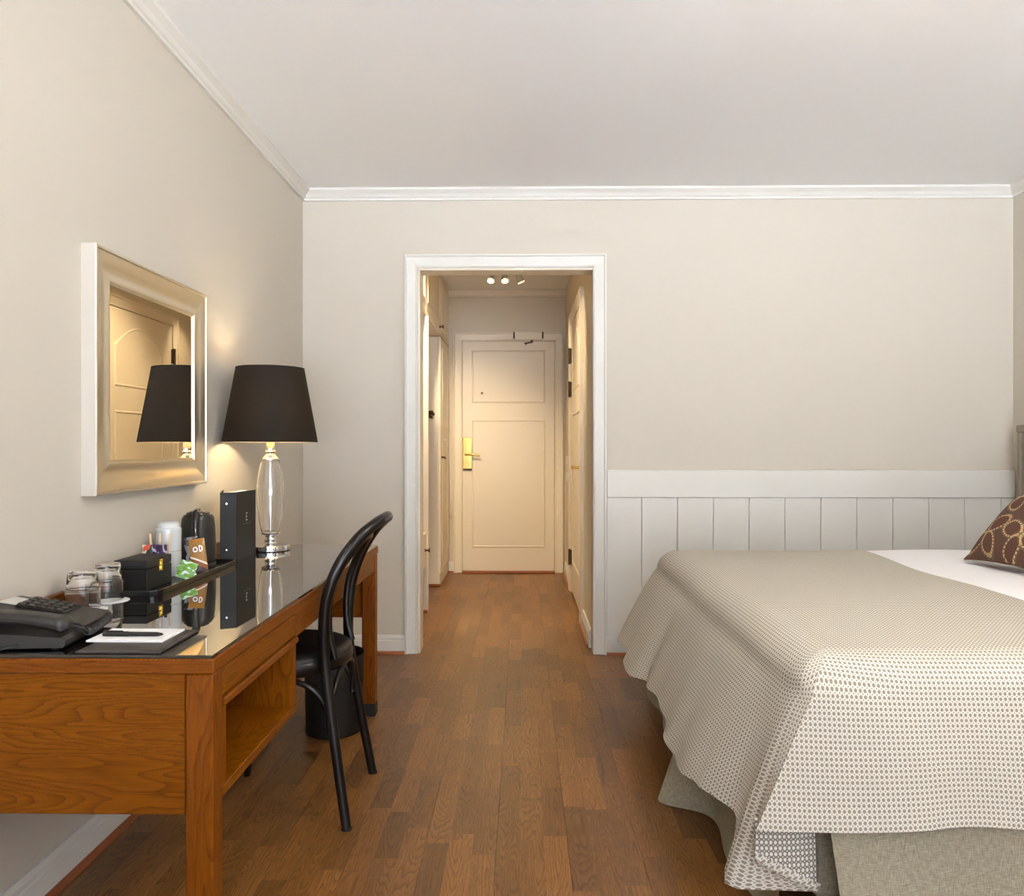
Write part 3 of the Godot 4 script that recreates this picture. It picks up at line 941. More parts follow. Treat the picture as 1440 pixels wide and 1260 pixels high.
func build_chair() -> void:
	var c := thing("bentwood_chair", "black bentwood chair with round seat pushed under the desk", "chair", Vector3(-0.745, 0, -2.4))
	# seat
	var mb := MB.new()
	mb.lathe(Vector3.ZERO, [Vector2(0, 0.432), Vector2(0.185, 0.432), Vector2(0.198, 0.438), Vector2(0.203, 0.452), Vector2(0.203, 0.468), Vector2(0.199, 0.474)], 56)
	part("seat_ring", mb, M.black_paint, c)
	mb = MB.new()
	mb.lathe(Vector3.ZERO, [Vector2(0.199, 0.470), Vector2(0.200, 0.482), Vector2(0.193, 0.490), Vector2(0.17, 0.496), Vector2(0.1, 0.501), Vector2(0, 0.502)], 56)
	part("seat", mb, M.black_seat, c, "black padded round seat")
	# back posts and hoop: one bent rod from foot over the top to the other foot
	var half := [[0.232, 0.0, 0.193], [0.195, 0.22, 0.172], [0.163, 0.43, 0.156], [0.156, 0.54, 0.158], [0.166, 0.66, 0.168], [0.200, 0.76, 0.163], [0.250, 0.838, 0.130], [0.295, 0.88, 0.075], [0.316, 0.894, 0.0]]
	var pts := []
	for h in half:
		pts.append(Vector3(h[0], h[1], h[2]))
	for i in range(half.size() - 2, -1, -1):
		pts.append(Vector3(half[i][0], half[i][1], -half[i][2]))
	mb = MB.new()
	var sp := smooth_path(pts, 6)
	var rad := []
	for i in sp.size():
		var f := absf(2.0 * i / (sp.size() - 1) - 1.0)
		rad.append(lerpf(0.0175, 0.0145, clampf((f - 0.6) / 0.4, 0, 1)))
	mb.tube(sp, rad, 14)
	part("back_hoop", mb, M.black_paint, c)
	# inner hoop
	half = [[0.178, 0.475, 0.112], [0.160, 0.56, 0.115], [0.165, 0.66, 0.118], [0.190, 0.74, 0.112], [0.228, 0.80, 0.082], [0.252, 0.830, 0.04], [0.258, 0.838, 0.0]]
	pts = []
	for h in half:
		pts.append(Vector3(h[0], h[1], h[2]))
	for i in range(half.size() - 2, -1, -1):
		pts.append(Vector3(half[i][0], half[i][1], -half[i][2]))
	mb = MB.new()
	mb.tube(smooth_path(pts, 6), 0.0115, 12)
	part("inner_hoop", mb, M.black_paint, c)
	# front legs
	for s in [-1.0, 1.0]:
		mb = MB.new()
		mb.tube(smooth_path([Vector3(-0.19, 0, 0.165 * s), Vector3(-0.155, 0.22, 0.14 * s), Vector3(-0.13, 0.445, 0.122 * s)], 6), [0.0115, 0.012, 0.0125, 0.013, 0.0135, 0.014, 0.0145, 0.015, 0.0155, 0.016, 0.0165, 0.017, 0.017], 12)
		part("leg", mb, M.black_paint, c)
	# arched braces
	var brace := [[Vector3(0.170, 0.30, 0.15), Vector3(0.170, 0.30, -0.15), Vector3(0.185, 0.437, 0)],
		[Vector3(-0.14, 0.26, 0.125), Vector3(-0.14, 0.26, -0.125), Vector3(-0.155, 0.428, 0)],
		[Vector3(0.172, 0.29, 0.15), Vector3(-0.135, 0.27, 0.125), Vector3(0.01, 0.428, 0.165)],
		[Vector3(0.172, 0.29, -0.15), Vector3(-0.135, 0.27, -0.125), Vector3(0.01, 0.428, -0.165)]]
	for b in brace:
		mb = MB.new()
		mb.tube(arc(b[0], b[1], b[2], 28, 2.3), 0.0085, 10)
		part("brace", mb, M.black_paint, c)
	for s in [-1.0, 1.0]:
		mb = MB.new()
		mb.lathe(Vector3(0.232, 0.0, 0.193 * s), [Vector2(0, -0.0), Vector2(0.0155, 0.0), Vector2(0.0155, 0.006), Vector2(0, 0.006)], 14)
		part("glide", mb, M.black_matt, c)

func build_bin() -> void:
	var b := thing("waste_bin", "round black waste bin on the floor under the desk", "bin", Vector3(-0.742, 0, -2.985))
	var mb := MB.new()
	mb.lathe(Vector3.ZERO, [Vector2(0, 0.0), Vector2(0.104, 0.0), Vector2(0.109, 0.005), Vector2(0.116, 0.297), Vector2(0.119, 0.302), Vector2(0.117, 0.306), Vector2(0.113, 0.302), Vector2(0.106, 0.012), Vector2(0, 0.010)], 48)
	part("body", mb, M.bin, b)
	for a in [0.2, 1.35, 1.9]:
		var e := Vector3(cos(a), 0, sin(a))
		mb = MB.new()
		mb.tube([e * 0.113 + Vector3(0, 0.205, 0), e * 0.121 + Vector3(0, 0.205, 0)], [0.006, 0.004], 10)
		part("rivet", mb, M.bin, b)

# ------------------------------------------------------------------ mirror
func build_mirror() -> void:
	var m := thing("wall_mirror", "rectangular mirror in a wide champagne frame above the desk", "mirror", Vector3(XL, 1.3245, -2.395))
	# local: x out of the wall; frame half sizes
	var hz := 0.362
	var hy := 0.342
	# profile across the frame from the outer edge (0) inwards, with height out of the wall
	var pf := [Vector2(0, 0.0), Vector2(0, 0.038), Vector2(0.003, 0.041), Vector2(0.009, 0.041), Vector2(0.011, 0.037), Vector2(0.02, 0.036), Vector2(0.034, 0.034), Vector2(0.046, 0.030), Vector2(0.056, 0.0265), Vector2(0.066, 0.0262), Vector2(0.075, 0.0285), Vector2(0.083, 0.031), Vector2(0.087, 0.0305), Vector2(0.0875, 0.0285), Vector2(0.0905, 0.0285), Vector2(0.091, 0.0265), Vector2(0.0945, 0.0265), Vector2(0.095, 0.0245)]
	var names := ["frame_rail", "frame_rail", "frame_stile", "frame_stile"]
	for side in 4:
		var mb := MB.new()
		var sd := MB.new()
		var g := []
		var hh := []
		var gs := []
		var hs := []
		for k in pf.size():
			var p: Vector2 = pf[k]
			var a: Vector3
			var b: Vector3
			var y := hy - p.x
			var z := hz - p.x
			match side:
				0: a = Vector3(p.y, y, -z); b = Vector3(p.y, y, z)
				1: a = Vector3(p.y, -y, z); b = Vector3(p.y, -y, -z)
				2: a = Vector3(p.y, y, z); b = Vector3(p.y, -y, z)
				3: a = Vector3(p.y, -y, -z); b = Vector3(p.y, y, -z)
			var row := []
			var uv := []
			for q in 9:
				row.append(a.lerp(b, q / 8.0))
				uv.append(Vector2(q / 8.0, p.x))
			if k < 3:
				gs.append(row); hs.append(uv)
			if k >= 2:
				g.append(row); hh.append(uv)
		frame_strip(mb, g, hh)
		var o := part(names[side], mb, M.champagne, m)
		frame_strip(sd, gs, hs)
		part("outer_edge", sd, M.frame_side, o, "pale silver outer edge")
	part("mirror_glass", bx(Vector3(0.019, -hy + 0.093, -hz + 0.093), Vector3(0.0246, hy - 0.093, hz - 0.093)), M.mirror, m, "mirror glass")
	part("back_board", bx(Vector3(0.001, -hy + 0.01, -hz + 0.01), Vector3(0.012, hy - 0.01, hz - 0.01)), M.black_matt, m)

func frame_strip(mb: MB, g: Array, hh: Array) -> void:
	# rows are profile points: smooth between neighbours that bend little, creased elsewhere
	var fn := []
	for i in g.size() - 1:
		var a: Vector3 = g[i + 1][4] - g[i][4]
		var b: Vector3 = g[i][8] - g[i][0]
		var x := a.cross(b).normalized()
		if x.dot(Vector3(1, 0, 0) + 0.4 * Vector3(0, g[i][4].y, g[i][4].z)) < 0:
			x = -x
		fn.append(x)
	for i in g.size() - 1:
		var na: Vector3 = fn[i]
		var nb: Vector3 = fn[i]
		if i > 0 and fn[i - 1].dot(fn[i]) > 0.9:
			na = (fn[i - 1] + fn[i]).normalized()
		if i < fn.size() - 1 and fn[i + 1].dot(fn[i]) > 0.9:
			nb = (fn[i + 1] + fn[i]).normalized()
		for q in 8:
			mb.tri(g[i][q], g[i][q + 1], g[i + 1][q + 1], na, na, nb, hh[i][q], hh[i][q + 1], hh[i + 1][q + 1])
			mb.tri(g[i][q], g[i + 1][q + 1], g[i + 1][q], na, nb, nb, hh[i][q], hh[i + 1][q + 1], hh[i + 1][q])

# ------------------------------------------------------------------ table lamp
func build_lamp() -> void:
	var l := thing("table_lamp", "table lamp with black shade and clear glass column on the desk", "lamp", Vector3(-1.0, T, -3.0))
	var mb := MB.new()
	mb.lathe(Vector3.ZERO, [Vector2(0, 0.0), Vector2(0.074, 0.0), Vector2(0.077, 0.002), Vector2(0.077, 0.021), Vector2(0.074, 0.024), Vector2(0.03, 0.026), Vector2(0.022, 0.030), Vector2(0.022, 0.040), Vector2(0.026, 0.042), Vector2(0.022, 0.045), Vector2(0.019, 0.058), Vector2(0.024, 0.062), Vector2(0.036, 0.066), Vector2(0.037, 0.069), Vector2(0, 0.069)], 48)
	part("base", mb, M.chrome, l, "round chrome base")
	mb = MB.new()
	mb.lathe(Vector3.ZERO, [Vector2(0.0, 0.070), Vector2(0.032, 0.070), Vector2(0.036, 0.075), Vector2(0.041, 0.10), Vector2(0.047, 0.14), Vector2(0.0515, 0.18), Vector2(0.0535, 0.225), Vector2(0.0525, 0.265), Vector2(0.048, 0.305), Vector2(0.041, 0.335), Vector2(0.034, 0.358), Vector2(0.030, 0.3585), Vector2(0.037, 0.334), Vector2(0.0445, 0.304), Vector2(0.049, 0.265), Vector2(0.050, 0.225), Vector2(0.048, 0.18), Vector2(0.0435, 0.14), Vector2(0.0375, 0.10), Vector2(0.032, 0.078), Vector2(0.0, 0.076)], 48)
	# hollow for the rod
	part("glass_column", mb, M.glass, l, "clear glass column")
	mb = MB.new()
	mb.tube([Vector3(0, 0.0765, 0), Vector3(0, 0.3602, 0)], 0.0055, 14)
	part("rod", mb, M.chrome, l)
	mb = MB.new()
	mb.lathe(Vector3.ZERO, [Vector2(0.0, 0.3602), Vector2(0.034, 0.3602), Vector2(0.034, 0.364), Vector2(0.022, 0.376), Vector2(0.016, 0.384), Vector2(0.021, 0.388), Vector2(0.021, 0.393), Vector2(0.017, 0.396), Vector2(0.0175, 0.44), Vector2(0.012, 0.444), Vector2(0.012, 0.50), Vector2(0, 0.50)], 32)
	part("neck", mb, M.chrome, l)
	var y0 := 0.428
	var y1 := 0.722
	var r0 := 0.182
	var r1 := 0.131
	mb = MB.new()
	mb.lathe(Vector3.ZERO, [Vector2(r0 - 0.002, y0), Vector2(r0, y0), Vector2(r0, y0 + 0.004), Vector2(r1, y1 - 0.004), Vector2(r1, y1), Vector2(r1 - 0.002, y1)], 72, false)
	part("lamp_shade", mb, M.shade, l, "tapered black fabric shade")
	mb = MB.new()
	mb.lathe(Vector3.ZERO, [Vector2(r0 - 0.002, y0), Vector2(r1 - 0.002, y1)], 72, false)
	part("shade_lining", mb, M.lining, l)
	mb = MB.new()
	for k in 3:
		var a := TAU * k / 3.0
		mb.tube([Vector3(0, 0.49, 0), Vector3(cos(a) * (r0 - 0.008), 0.455, sin(a) * (r0 - 0.008))], 0.002, 6)
	part("shade_carrier", mb, M.chrome, l)
	mb = MB.new()
	mb.lathe(Vector3(0, 0.56, 0), [Vector2(0, -0.055), Vector2(0.013, -0.052), Vector2(0.014, -0.035), Vector2(0.024, -0.012), Vector2(0.028, 0.006), Vector2(0.024, 0.024), Vector2(0.012, 0.033), Vector2(0, 0.035)], 24)
	part("bulb", mb, M.bulb, l)
	var o := OmniLight3D.new()
	o.name = "lamp_light"
	l.add_child(o)
	o.position = Vector3(0, 0.56, 0)
	o.light_color = Color(1.0, 0.945, 0.79)
	o.light_energy = TABLE_LAMP * UNIT
	o.light_size = 0.028
	o.omni_range = 9.0
	o.omni_attenuation = 2.0
	o.shadow_enabled = true

# ------------------------------------------------------------------ ceiling lamp above the viewer
func build_ceiling_lamp() -> void:
	var l := thing("pendant_lamp", "white opal globe pendant in the middle of the ceiling", "lamp", Vector3(1.1, H, -1.3))
	var mb := MB.new()
	mb.lathe(Vector3.ZERO, [Vector2(0, 0), Vector2(0.06, 0), Vector2(0.055, -0.02), Vector2(0.012, -0.03), Vector2(0.008, -0.075), Vector2(0.05, -0.085), Vector2(0.05, -0.10), Vector2(0, -0.10)], 32)
	part("canopy", mb, M.chrome, l)
	mb = MB.new()
	var pr := []
	for k in 17:
		var a := PI * k / 16.0
		pr.append(Vector2(0.14 * sin(a), -0.23 + 0.14 * cos(a)))
	mb.lathe(Vector3.ZERO, pr, 40)
	part("lamp_globe", mb, M.opal, l, "white opal glass globe")
	var o := OmniLight3D.new()
	o.name = "globe_light"
	l.add_child(o)
	o.position = Vector3(0, -0.23, 0)
	o.light_color = Color(1.0, 0.95, 0.88)
	o.light_energy = CEILING_LAMP * UNIT
	o.light_size = 0.13
	o.omni_range = 12.0
	o.omni_attenuation = 2.0
	o.shadow_enabled = true

# ------------------------------------------------------------------ things on the desk
func rounded_rect(x0: float, z0: float, x1: float, z1: float, r: float, n := 6) -> Array:
	var pts := []
	for c in [[x1 - r, z1 - r, 0.0], [x0 + r, z1 - r, 0.5], [x0 + r, z0 + r, 1.0], [x1 - r, z0 + r, 1.5]]:
		for k in n + 1:
			var a: float = PI * (c[2] + 0.5 * k / n)
			pts.append(Vector2(c[0] + r * cos(a), c[1] + r * sin(a)))
	return pts

func slab(pts: Array, y0: float, y1: float) -> MB:
	var mb := MB.new()
	mb.prism(PackedVector2Array(pts), Vector3(0, y0, 0), Vector3(1, 0, 0), Vector3(0, 0, 1), Vector3(0, y1 - y0, 0))
	return mb

func tumbler(at: Vector3, label: String) -> void:
	var t := thing("tumbler", label, "glass", at, 0.0, "upturned tumblers on the desk")
	var mb := MB.new()
	mb.lathe(Vector3.ZERO, [Vector2(0.0385, 0.0), Vector2(0.041, 0.0015), Vector2(0.0405, 0.043), Vector2(0.042, 0.046), Vector2(0.042, 0.050), Vector2(0.0375, 0.054), Vector2(0.0335, 0.092), Vector2(0.031, 0.097), Vector2(0.0, 0.098), Vector2(0.0, 0.088), Vector2(0.030, 0.086), Vector2(0.0345, 0.052), Vector2(0.0382, 0.048), Vector2(0.0385, 0.0)], 40)
	part("body", mb, M.glass, t)

func coaster(at: Vector3, label: String) -> void:
	var pts := []
	for k in 72:
		var a := TAU * k / 72
		var r := 0.0475 + 0.0012 * cos(a * 18.0)
		pts.append(Vector2(cos(a), sin(a)) * r)
	one("coaster", slab(pts, 0, 0.0012), M.paper, label, "coaster", at, 0.0, "white paper coasters")

func sachet(called: String, label: String, cat: String, m: Material, at: Vector3, basis: Basis, w: float, h: float, th: float, group := "") -> void:
	# a flat pouch, bulging in the middle, sealed at both ends
	var nx := 6
	var ny := 8
	var mb := MB.new()
	for side in [1.0, -1.0]:
		var g := []
		var uv := []
		for i in ny + 1:
			var row := []
			var ur := []
			for j in nx + 1:
				var a := float(j) / nx
				var b := float(i) / ny
				var bul := th * pow(sin(PI * a), 0.7) * pow(clampf(sin(PI * b) * 1.4, 0, 1), 0.8)
				row.append(Vector3((a - 0.5) * w, b * h, side * (bul + 0.0006)))
				ur.append(Vector2(a, 1.0 - b))
			g.append(row); uv.append(ur)
		mb.grid(g, uv, side > 0)
	mb.turned(Transform3D(basis, Vector3.ZERO))
	one(called, mb, m, label, cat, at, 0.0, group)

func build_desk_things() -> void:
	tumbler(Vector3(-1.112, T + 0.0014, -1.905), "clear upturned tumbler standing nearest the telephone")
	tumbler(Vector3(-1.112, T + 0.0014, -2.018), "clear upturned tumbler standing next to the tray")
	coaster(Vector3(-1.098, T, -1.897), "white scalloped paper coaster nearest the telephone")
	coaster(Vector3(-1.100, T, -2.010), "white scalloped paper coaster next to the tray")
	# tray
	var t := thing("serving_tray", "black rectangular tray with raised rim on the desk", "tray", Vector3(-1.078, T + 0.0005, -2.35))
	var out := rounded_rect(-0.082, -0.29, 0.082, 0.29, 0.03)
	part("bottom", slab(out, 0.0, 0.004), M.black_gloss, t)
	var g := []
	var uv := []
	for k in [[0.0, 0.0], [0.003, 0.016], [0.001, 0.0175], [-0.002, 0.0165], [-0.004, 0.004]]:
		var row := []
		var ur := []
		var rr := rounded_rect(-0.082 - k[0], -0.29 - k[0], 0.082 + k[0], 0.29 + k[0], 0.03 + k[0])
		rr.append(rr[0])
		for p in rr:
			row.append(Vector3(p.x, k[1], p.y)); ur.append(Vector2.ZERO)
		g.append(row); uv.append(ur)
	var mb := MB.new()
	mb.grid(g, uv, true)
	part("rim", mb, M.black_gloss, t)
	var ty := T + 0.005
	# wooden tea box
	var b := thing("tea_box", "small black wooden box with brass clasp on the tray", "box", Vector3(-1.105, ty, -2.20))
	part("body", bx(Vector3(-0.05, 0, -0.075), Vector3(0.048, 0.058, 0.075), 0.002), M.black_matt, b)
	part("lid", bx(Vector3(-0.05, 0.059, -0.075), Vector3(0.048, 0.084, 0.075), 0.003), M.black_matt, b)
	mb = bx(Vector3(0.047, 0.045, -0.012), Vector3(0.052, 0.060, 0.012), 0.001)
	mb.box(Vector3(0.047, 0.062, -0.010), Vector3(0.053, 0.078, 0.010), 0.001)
	mb.box(Vector3(0.051, 0.048, -0.004), Vector3(0.056, 0.072, 0.004), 0.001)
	part("clasp", mb, M.brass, b, "small brass clasp")
	# two white cups stacked upside down
	for k in 2:
		var c := thing("cup", ["white porcelain cup upside down at the bottom of the stack", "white porcelain cup upside down on top of the stack"][k], "cup", Vector3(-1.118, ty + 0.0782 * k, -2.385), 0.0, "stacked white cups")
		mb = MB.new()
		if k == 0:
			mb.lathe(Vector3.ZERO, [Vector2(0.0345, 0.0), Vector2(0.0375, 0.001), Vector2(0.0375, 0.074), Vector2(0.036, 0.078), Vector2(0.0, 0.078), Vector2(0, 0.074), Vector2(0.0345, 0.072), Vector2(0.0345, 0.0)], 40)
		else:
			mb.lathe(Vector3.ZERO, [Vector2(0.0345, 0.0), Vector2(0.0375, 0.001), Vector2(0.0378, 0.068), Vector2(0.036, 0.072), Vector2(0.0335, 0.073), Vector2(0.0325, 0.084), Vector2(0.029, 0.090), Vector2(0.018, 0.0925), Vector2(0.0, 0.093), Vector2(0.0, 0.08), Vector2(0.0345, 0.066), Vector2(0.0345, 0.0)], 40)
		part("body", mb, M.porcelain, c)
		mb = MB.new()
		mb.tube(arc(Vector3(-0.02, 0.015, -0.031), Vector3(-0.02, 0.058, -0.031), Vector3(-0.033, 0.037, -0.056), 14), 0.0045, 8)
		part("handle", mb, M.porcelain, c)
	# kettle
	var k := thing("electric_kettle", "glossy black electric kettle on the tray", "kettle", Vector3(-1.094, ty, -2.545), -1.25)
	mb = MB.new()
	mb.lathe(Vector3.ZERO, [Vector2(0, 0), Vector2(0.056, 0), Vector2(0.058, 0.004), Vector2(0.058, 0.016), Vector2(0.052, 0.018), Vector2(0, 0.018)], 40)
	part("power_base", mb, M.black_matt, k)
	mb = MB.new()
	mb.lathe(Vector3(-0.004, 0, 0), [Vector2(0, 0.019), Vector2(0.054, 0.019), Vector2(0.057, 0.024), Vector2(0.057, 0.08), Vector2(0.054, 0.14), Vector2(0.051, 0.165), Vector2(0.044, 0.177), Vector2(0.0, 0.178)], 44)
	part("body", mb, M.black_gloss, k)
	mb = MB.new()
	mb.lathe(Vector3(-0.004, 0, 0), [Vector2(0.038, 0.1782), Vector2(0.036, 0.184), Vector2(0.022, 0.189), Vector2(0.008, 0.190), Vector2(0.008, 0.196), Vector2(0, 0.197)], 36)
	part("lid", mb, M.black_gloss, k)
	mb = MB.new()
	mb.tube(smooth_path([Vector3(0.03, 0.172, 0), Vector3(0.05, 0.187, 0), Vector3(0.070, 0.180, 0), Vector3(0.078, 0.14, 0), Vector3(0.074, 0.08, 0), Vector3(0.052, 0.045, 0)], 6), 0.012, 12)
	part("handle", mb, M.black_gloss, k)
	mb = MB.new()
	mb.tube(smooth_path([Vector3(-0.035, 0.13, 0), Vector3(-0.055, 0.155, 0), Vector3(-0.066, 0.168, 0)], 5), [0.022, 0.020, 0.018, 0.016, 0.015, 0.014, 0.013, 0.012, 0.011, 0.010, 0.009], 14)
	part("spout", mb, M.black_gloss, k)
	# sachets and sticks
	var lean := func(yaw: float, pitch: float, roll: float) -> Basis: return Basis.from_euler(Vector3(pitch, yaw, roll))
	sachet("drink_sachet", "brown and gold sachet with round white letters leaning on the kettle", "sachet", textured(print_texture(Color(0.62, 0.43, 0.16), Color(0.75, 0.62, 0.34), Color(0.42, 0.22, 0.12), 3, true), 0.25), Vector3(-1.032, ty + 0.001, -2.42), lean.call(0.45, -0.30, 0.10), 0.048, 0.112, 0.006, "sachets on the tray")
	sachet("drink_sachet", "dark brown sachet half hidden behind the gold one", "sachet", textured(print_texture(Color(0.14, 0.10, 0.10), Color(0.2, 0.12, 0.2), Color(0.5, 0.5, 0.5), 9), 0.25), Vector3(-1.055, ty + 0.001, -2.432), lean.call(0.4, -0.2, 0.12), 0.042, 0.115, 0.004, "sachets on the tray")
	sachet("tea_bag", "green wrapped tea bag leaning on the white cups", "tea bag", textured(print_texture(Color(0.50, 0.72, 0.42), Color(0.42, 0.62, 0.10), Color(0.85, 0.9, 0.88), 5), 0.4), Vector3(-1.040, ty + 0.001, -2.315), lean.call(0.35, -0.35, -0.35), 0.05, 0.055, 0.004, "tea bags on the tray")
	sachet("tea_bag", "pale green and white tea bag behind the green one", "tea bag", textured(print_texture(Color(0.86, 0.88, 0.82), Color(0.55, 0.72, 0.35), Color(0.95, 0.95, 0.95), 8), 0.4), Vector3(-1.030, ty + 0.001, -2.335), lean.call(0.45, -0.45, 0.35), 0.045, 0.05, 0.004, "tea bags on the tray")
	var cols := [[Color(0.86, 0.35, 0.24), Color(0.9, 0.85, 0.8), Color(0.15, 0.3, 0.22), "orange and white sachet standing behind the tea box"], [Color(0.24, 0.13, 0.40), Color(0.32, 0.2, 0.48), Color(0.85, 0.84, 0.88), "purple sachet standing behind the tea box"], [Color(0.14, 0.1, 0.18), Color(0.3, 0.16, 0.4), Color(0.75, 0.7, 0.8), "dark violet sachet standing next to the white cups"]]
	for q in 3:
		sachet("coffee_sachet", cols[q][3], "sachet", textured(print_texture(cols[q][0], cols[q][1], cols[q][2], 20 + q), 0.35), Vector3(-1.146 + 0.024 * q, ty + 0.001, -2.30 - 0.007 * (q % 2)), lean.call(0.1, -0.06, 0.02 * q), 0.032, 0.105, 0.003, "sachets behind the box")
	for q in 3:
		var st := bx(Vector3(-0.0035, 0, -0.0009), Vector3(0.0035, 0.138, 0.0009), 0.0006)
		st.turned(Transform3D(lean.call(0.2, -0.03, [0.06, -0.02, -0.10][q]), Vector3.ZERO))
		one("stirring_stick", st, M.stirrer, ["leftmost wooden stirring stick behind the tea box", "middle wooden stirring stick behind the tea box", "rightmost wooden stirring stick next to the white cups"][q], "stick", Vector3(-1.138 + 0.019 * q, ty + 0.001, -2.322), 0.0, "stirring sticks")
	build_folder()
	build_phone()
	build_stationery()

func build_folder() -> void:
	# black ring folder standing upright, spine towards the viewer
	var f := thing("ring_folder", "black ring folder standing upright beside the lamp", "folder", Vector3(-1.085, T, -2.715))
	var a := Vector3(0, 0, 0)
	var b := Vector3(0.048, 0, -0.022)
	var c := Vector3(0.054, 0, -0.20)
	var e := Vector3(-0.058, 0, -0.17)
	var hgt := 0.245
	var wall := func(p: Vector3, q: Vector3, th: float) -> MB:
		var mb := MB.new()
		var dir := (q - p).normalized()
		var sd := dir.cross(Vector3.UP)
		mb.prism(PackedVector2Array([Vector2(0, 0), Vector2((q - p).length(), 0), Vector2((q - p).length(), hgt), Vector2(0, hgt)]), p - sd * th * 0.5, dir, Vector3.UP, sd * th)
		return mb
	var spn := part("spine", wall.call(a, b, 0.004), M.black_matt, f)
	part("front_cover", wall.call(b, c, 0.004), M.black_matt, f)
	part("back_cover", wall.call(a, e, 0.004), M.black_matt, f)
	var dir := (b - a).normalized()
	var sd := dir.cross(Vector3.UP)
	if sd.z < 0:
		sd = -sd
	for y in [0.205, 0.038]:
		var mb := MB.new()
		var p := a + dir * 0.02 + Vector3(0, y, 0)
		mb.tube([p, p + sd * 0.0035], [0.0042, 0.003], 12)
		part("rivet", mb, M.chrome, spn, "small chrome rivet")
	# paper block inside
	part("pages", wall.call(a.lerp(b, 0.5) + Vector3(0, 0.0, -0.012), a.lerp(b, 0.5) + Vector3(0.0, 0, -0.16), 0.02), M.paper, f)
	# emblem: capital E over a thin rule
	var d2 := (c - b).normalized()
	var n2 := Vector3.UP.cross(d2)
	if n2.x < 0:
		n2 = -n2
	var right := d2                                        # reading direction runs away from the spine
	var base := b + d2 * 0.09 + n2 * 0.0026
	var em := MB.new()
	for r in [[0.0, 0.0, 0.0035, 0.030], [0.0, 0.0, 0.015, 0.004], [0.0, 0.013, 0.012, 0.017], [0.0, 0.026, 0.015, 0.030]]:
		var p0: Vector3 = base + right * (r[0] - 0.007) + Vector3.UP * (0.135 + r[1])
		em.quad(p0, p0 + right * (r[2] - r[0]), p0 + right * (r[2] - r[0]) + Vector3.UP * (r[3] - r[1]), p0 + Vector3.UP * (r[3] - r[1]), n2)
	part("emblem", em, mat(col(205, 203, 198), 0.5), f, "pale capital E over a thin line")
	em = MB.new()
	var q0 := base + right * -0.032 + Vector3.UP * 0.124
	em.quad(q0, q0 + right * 0.07, q0 + right * 0.07 + Vector3.UP * 0.0018, q0 + Vector3.UP * 0.0018, n2)
	part("emblem_rule", em, mat(col(120, 116, 110), 0.5), f)

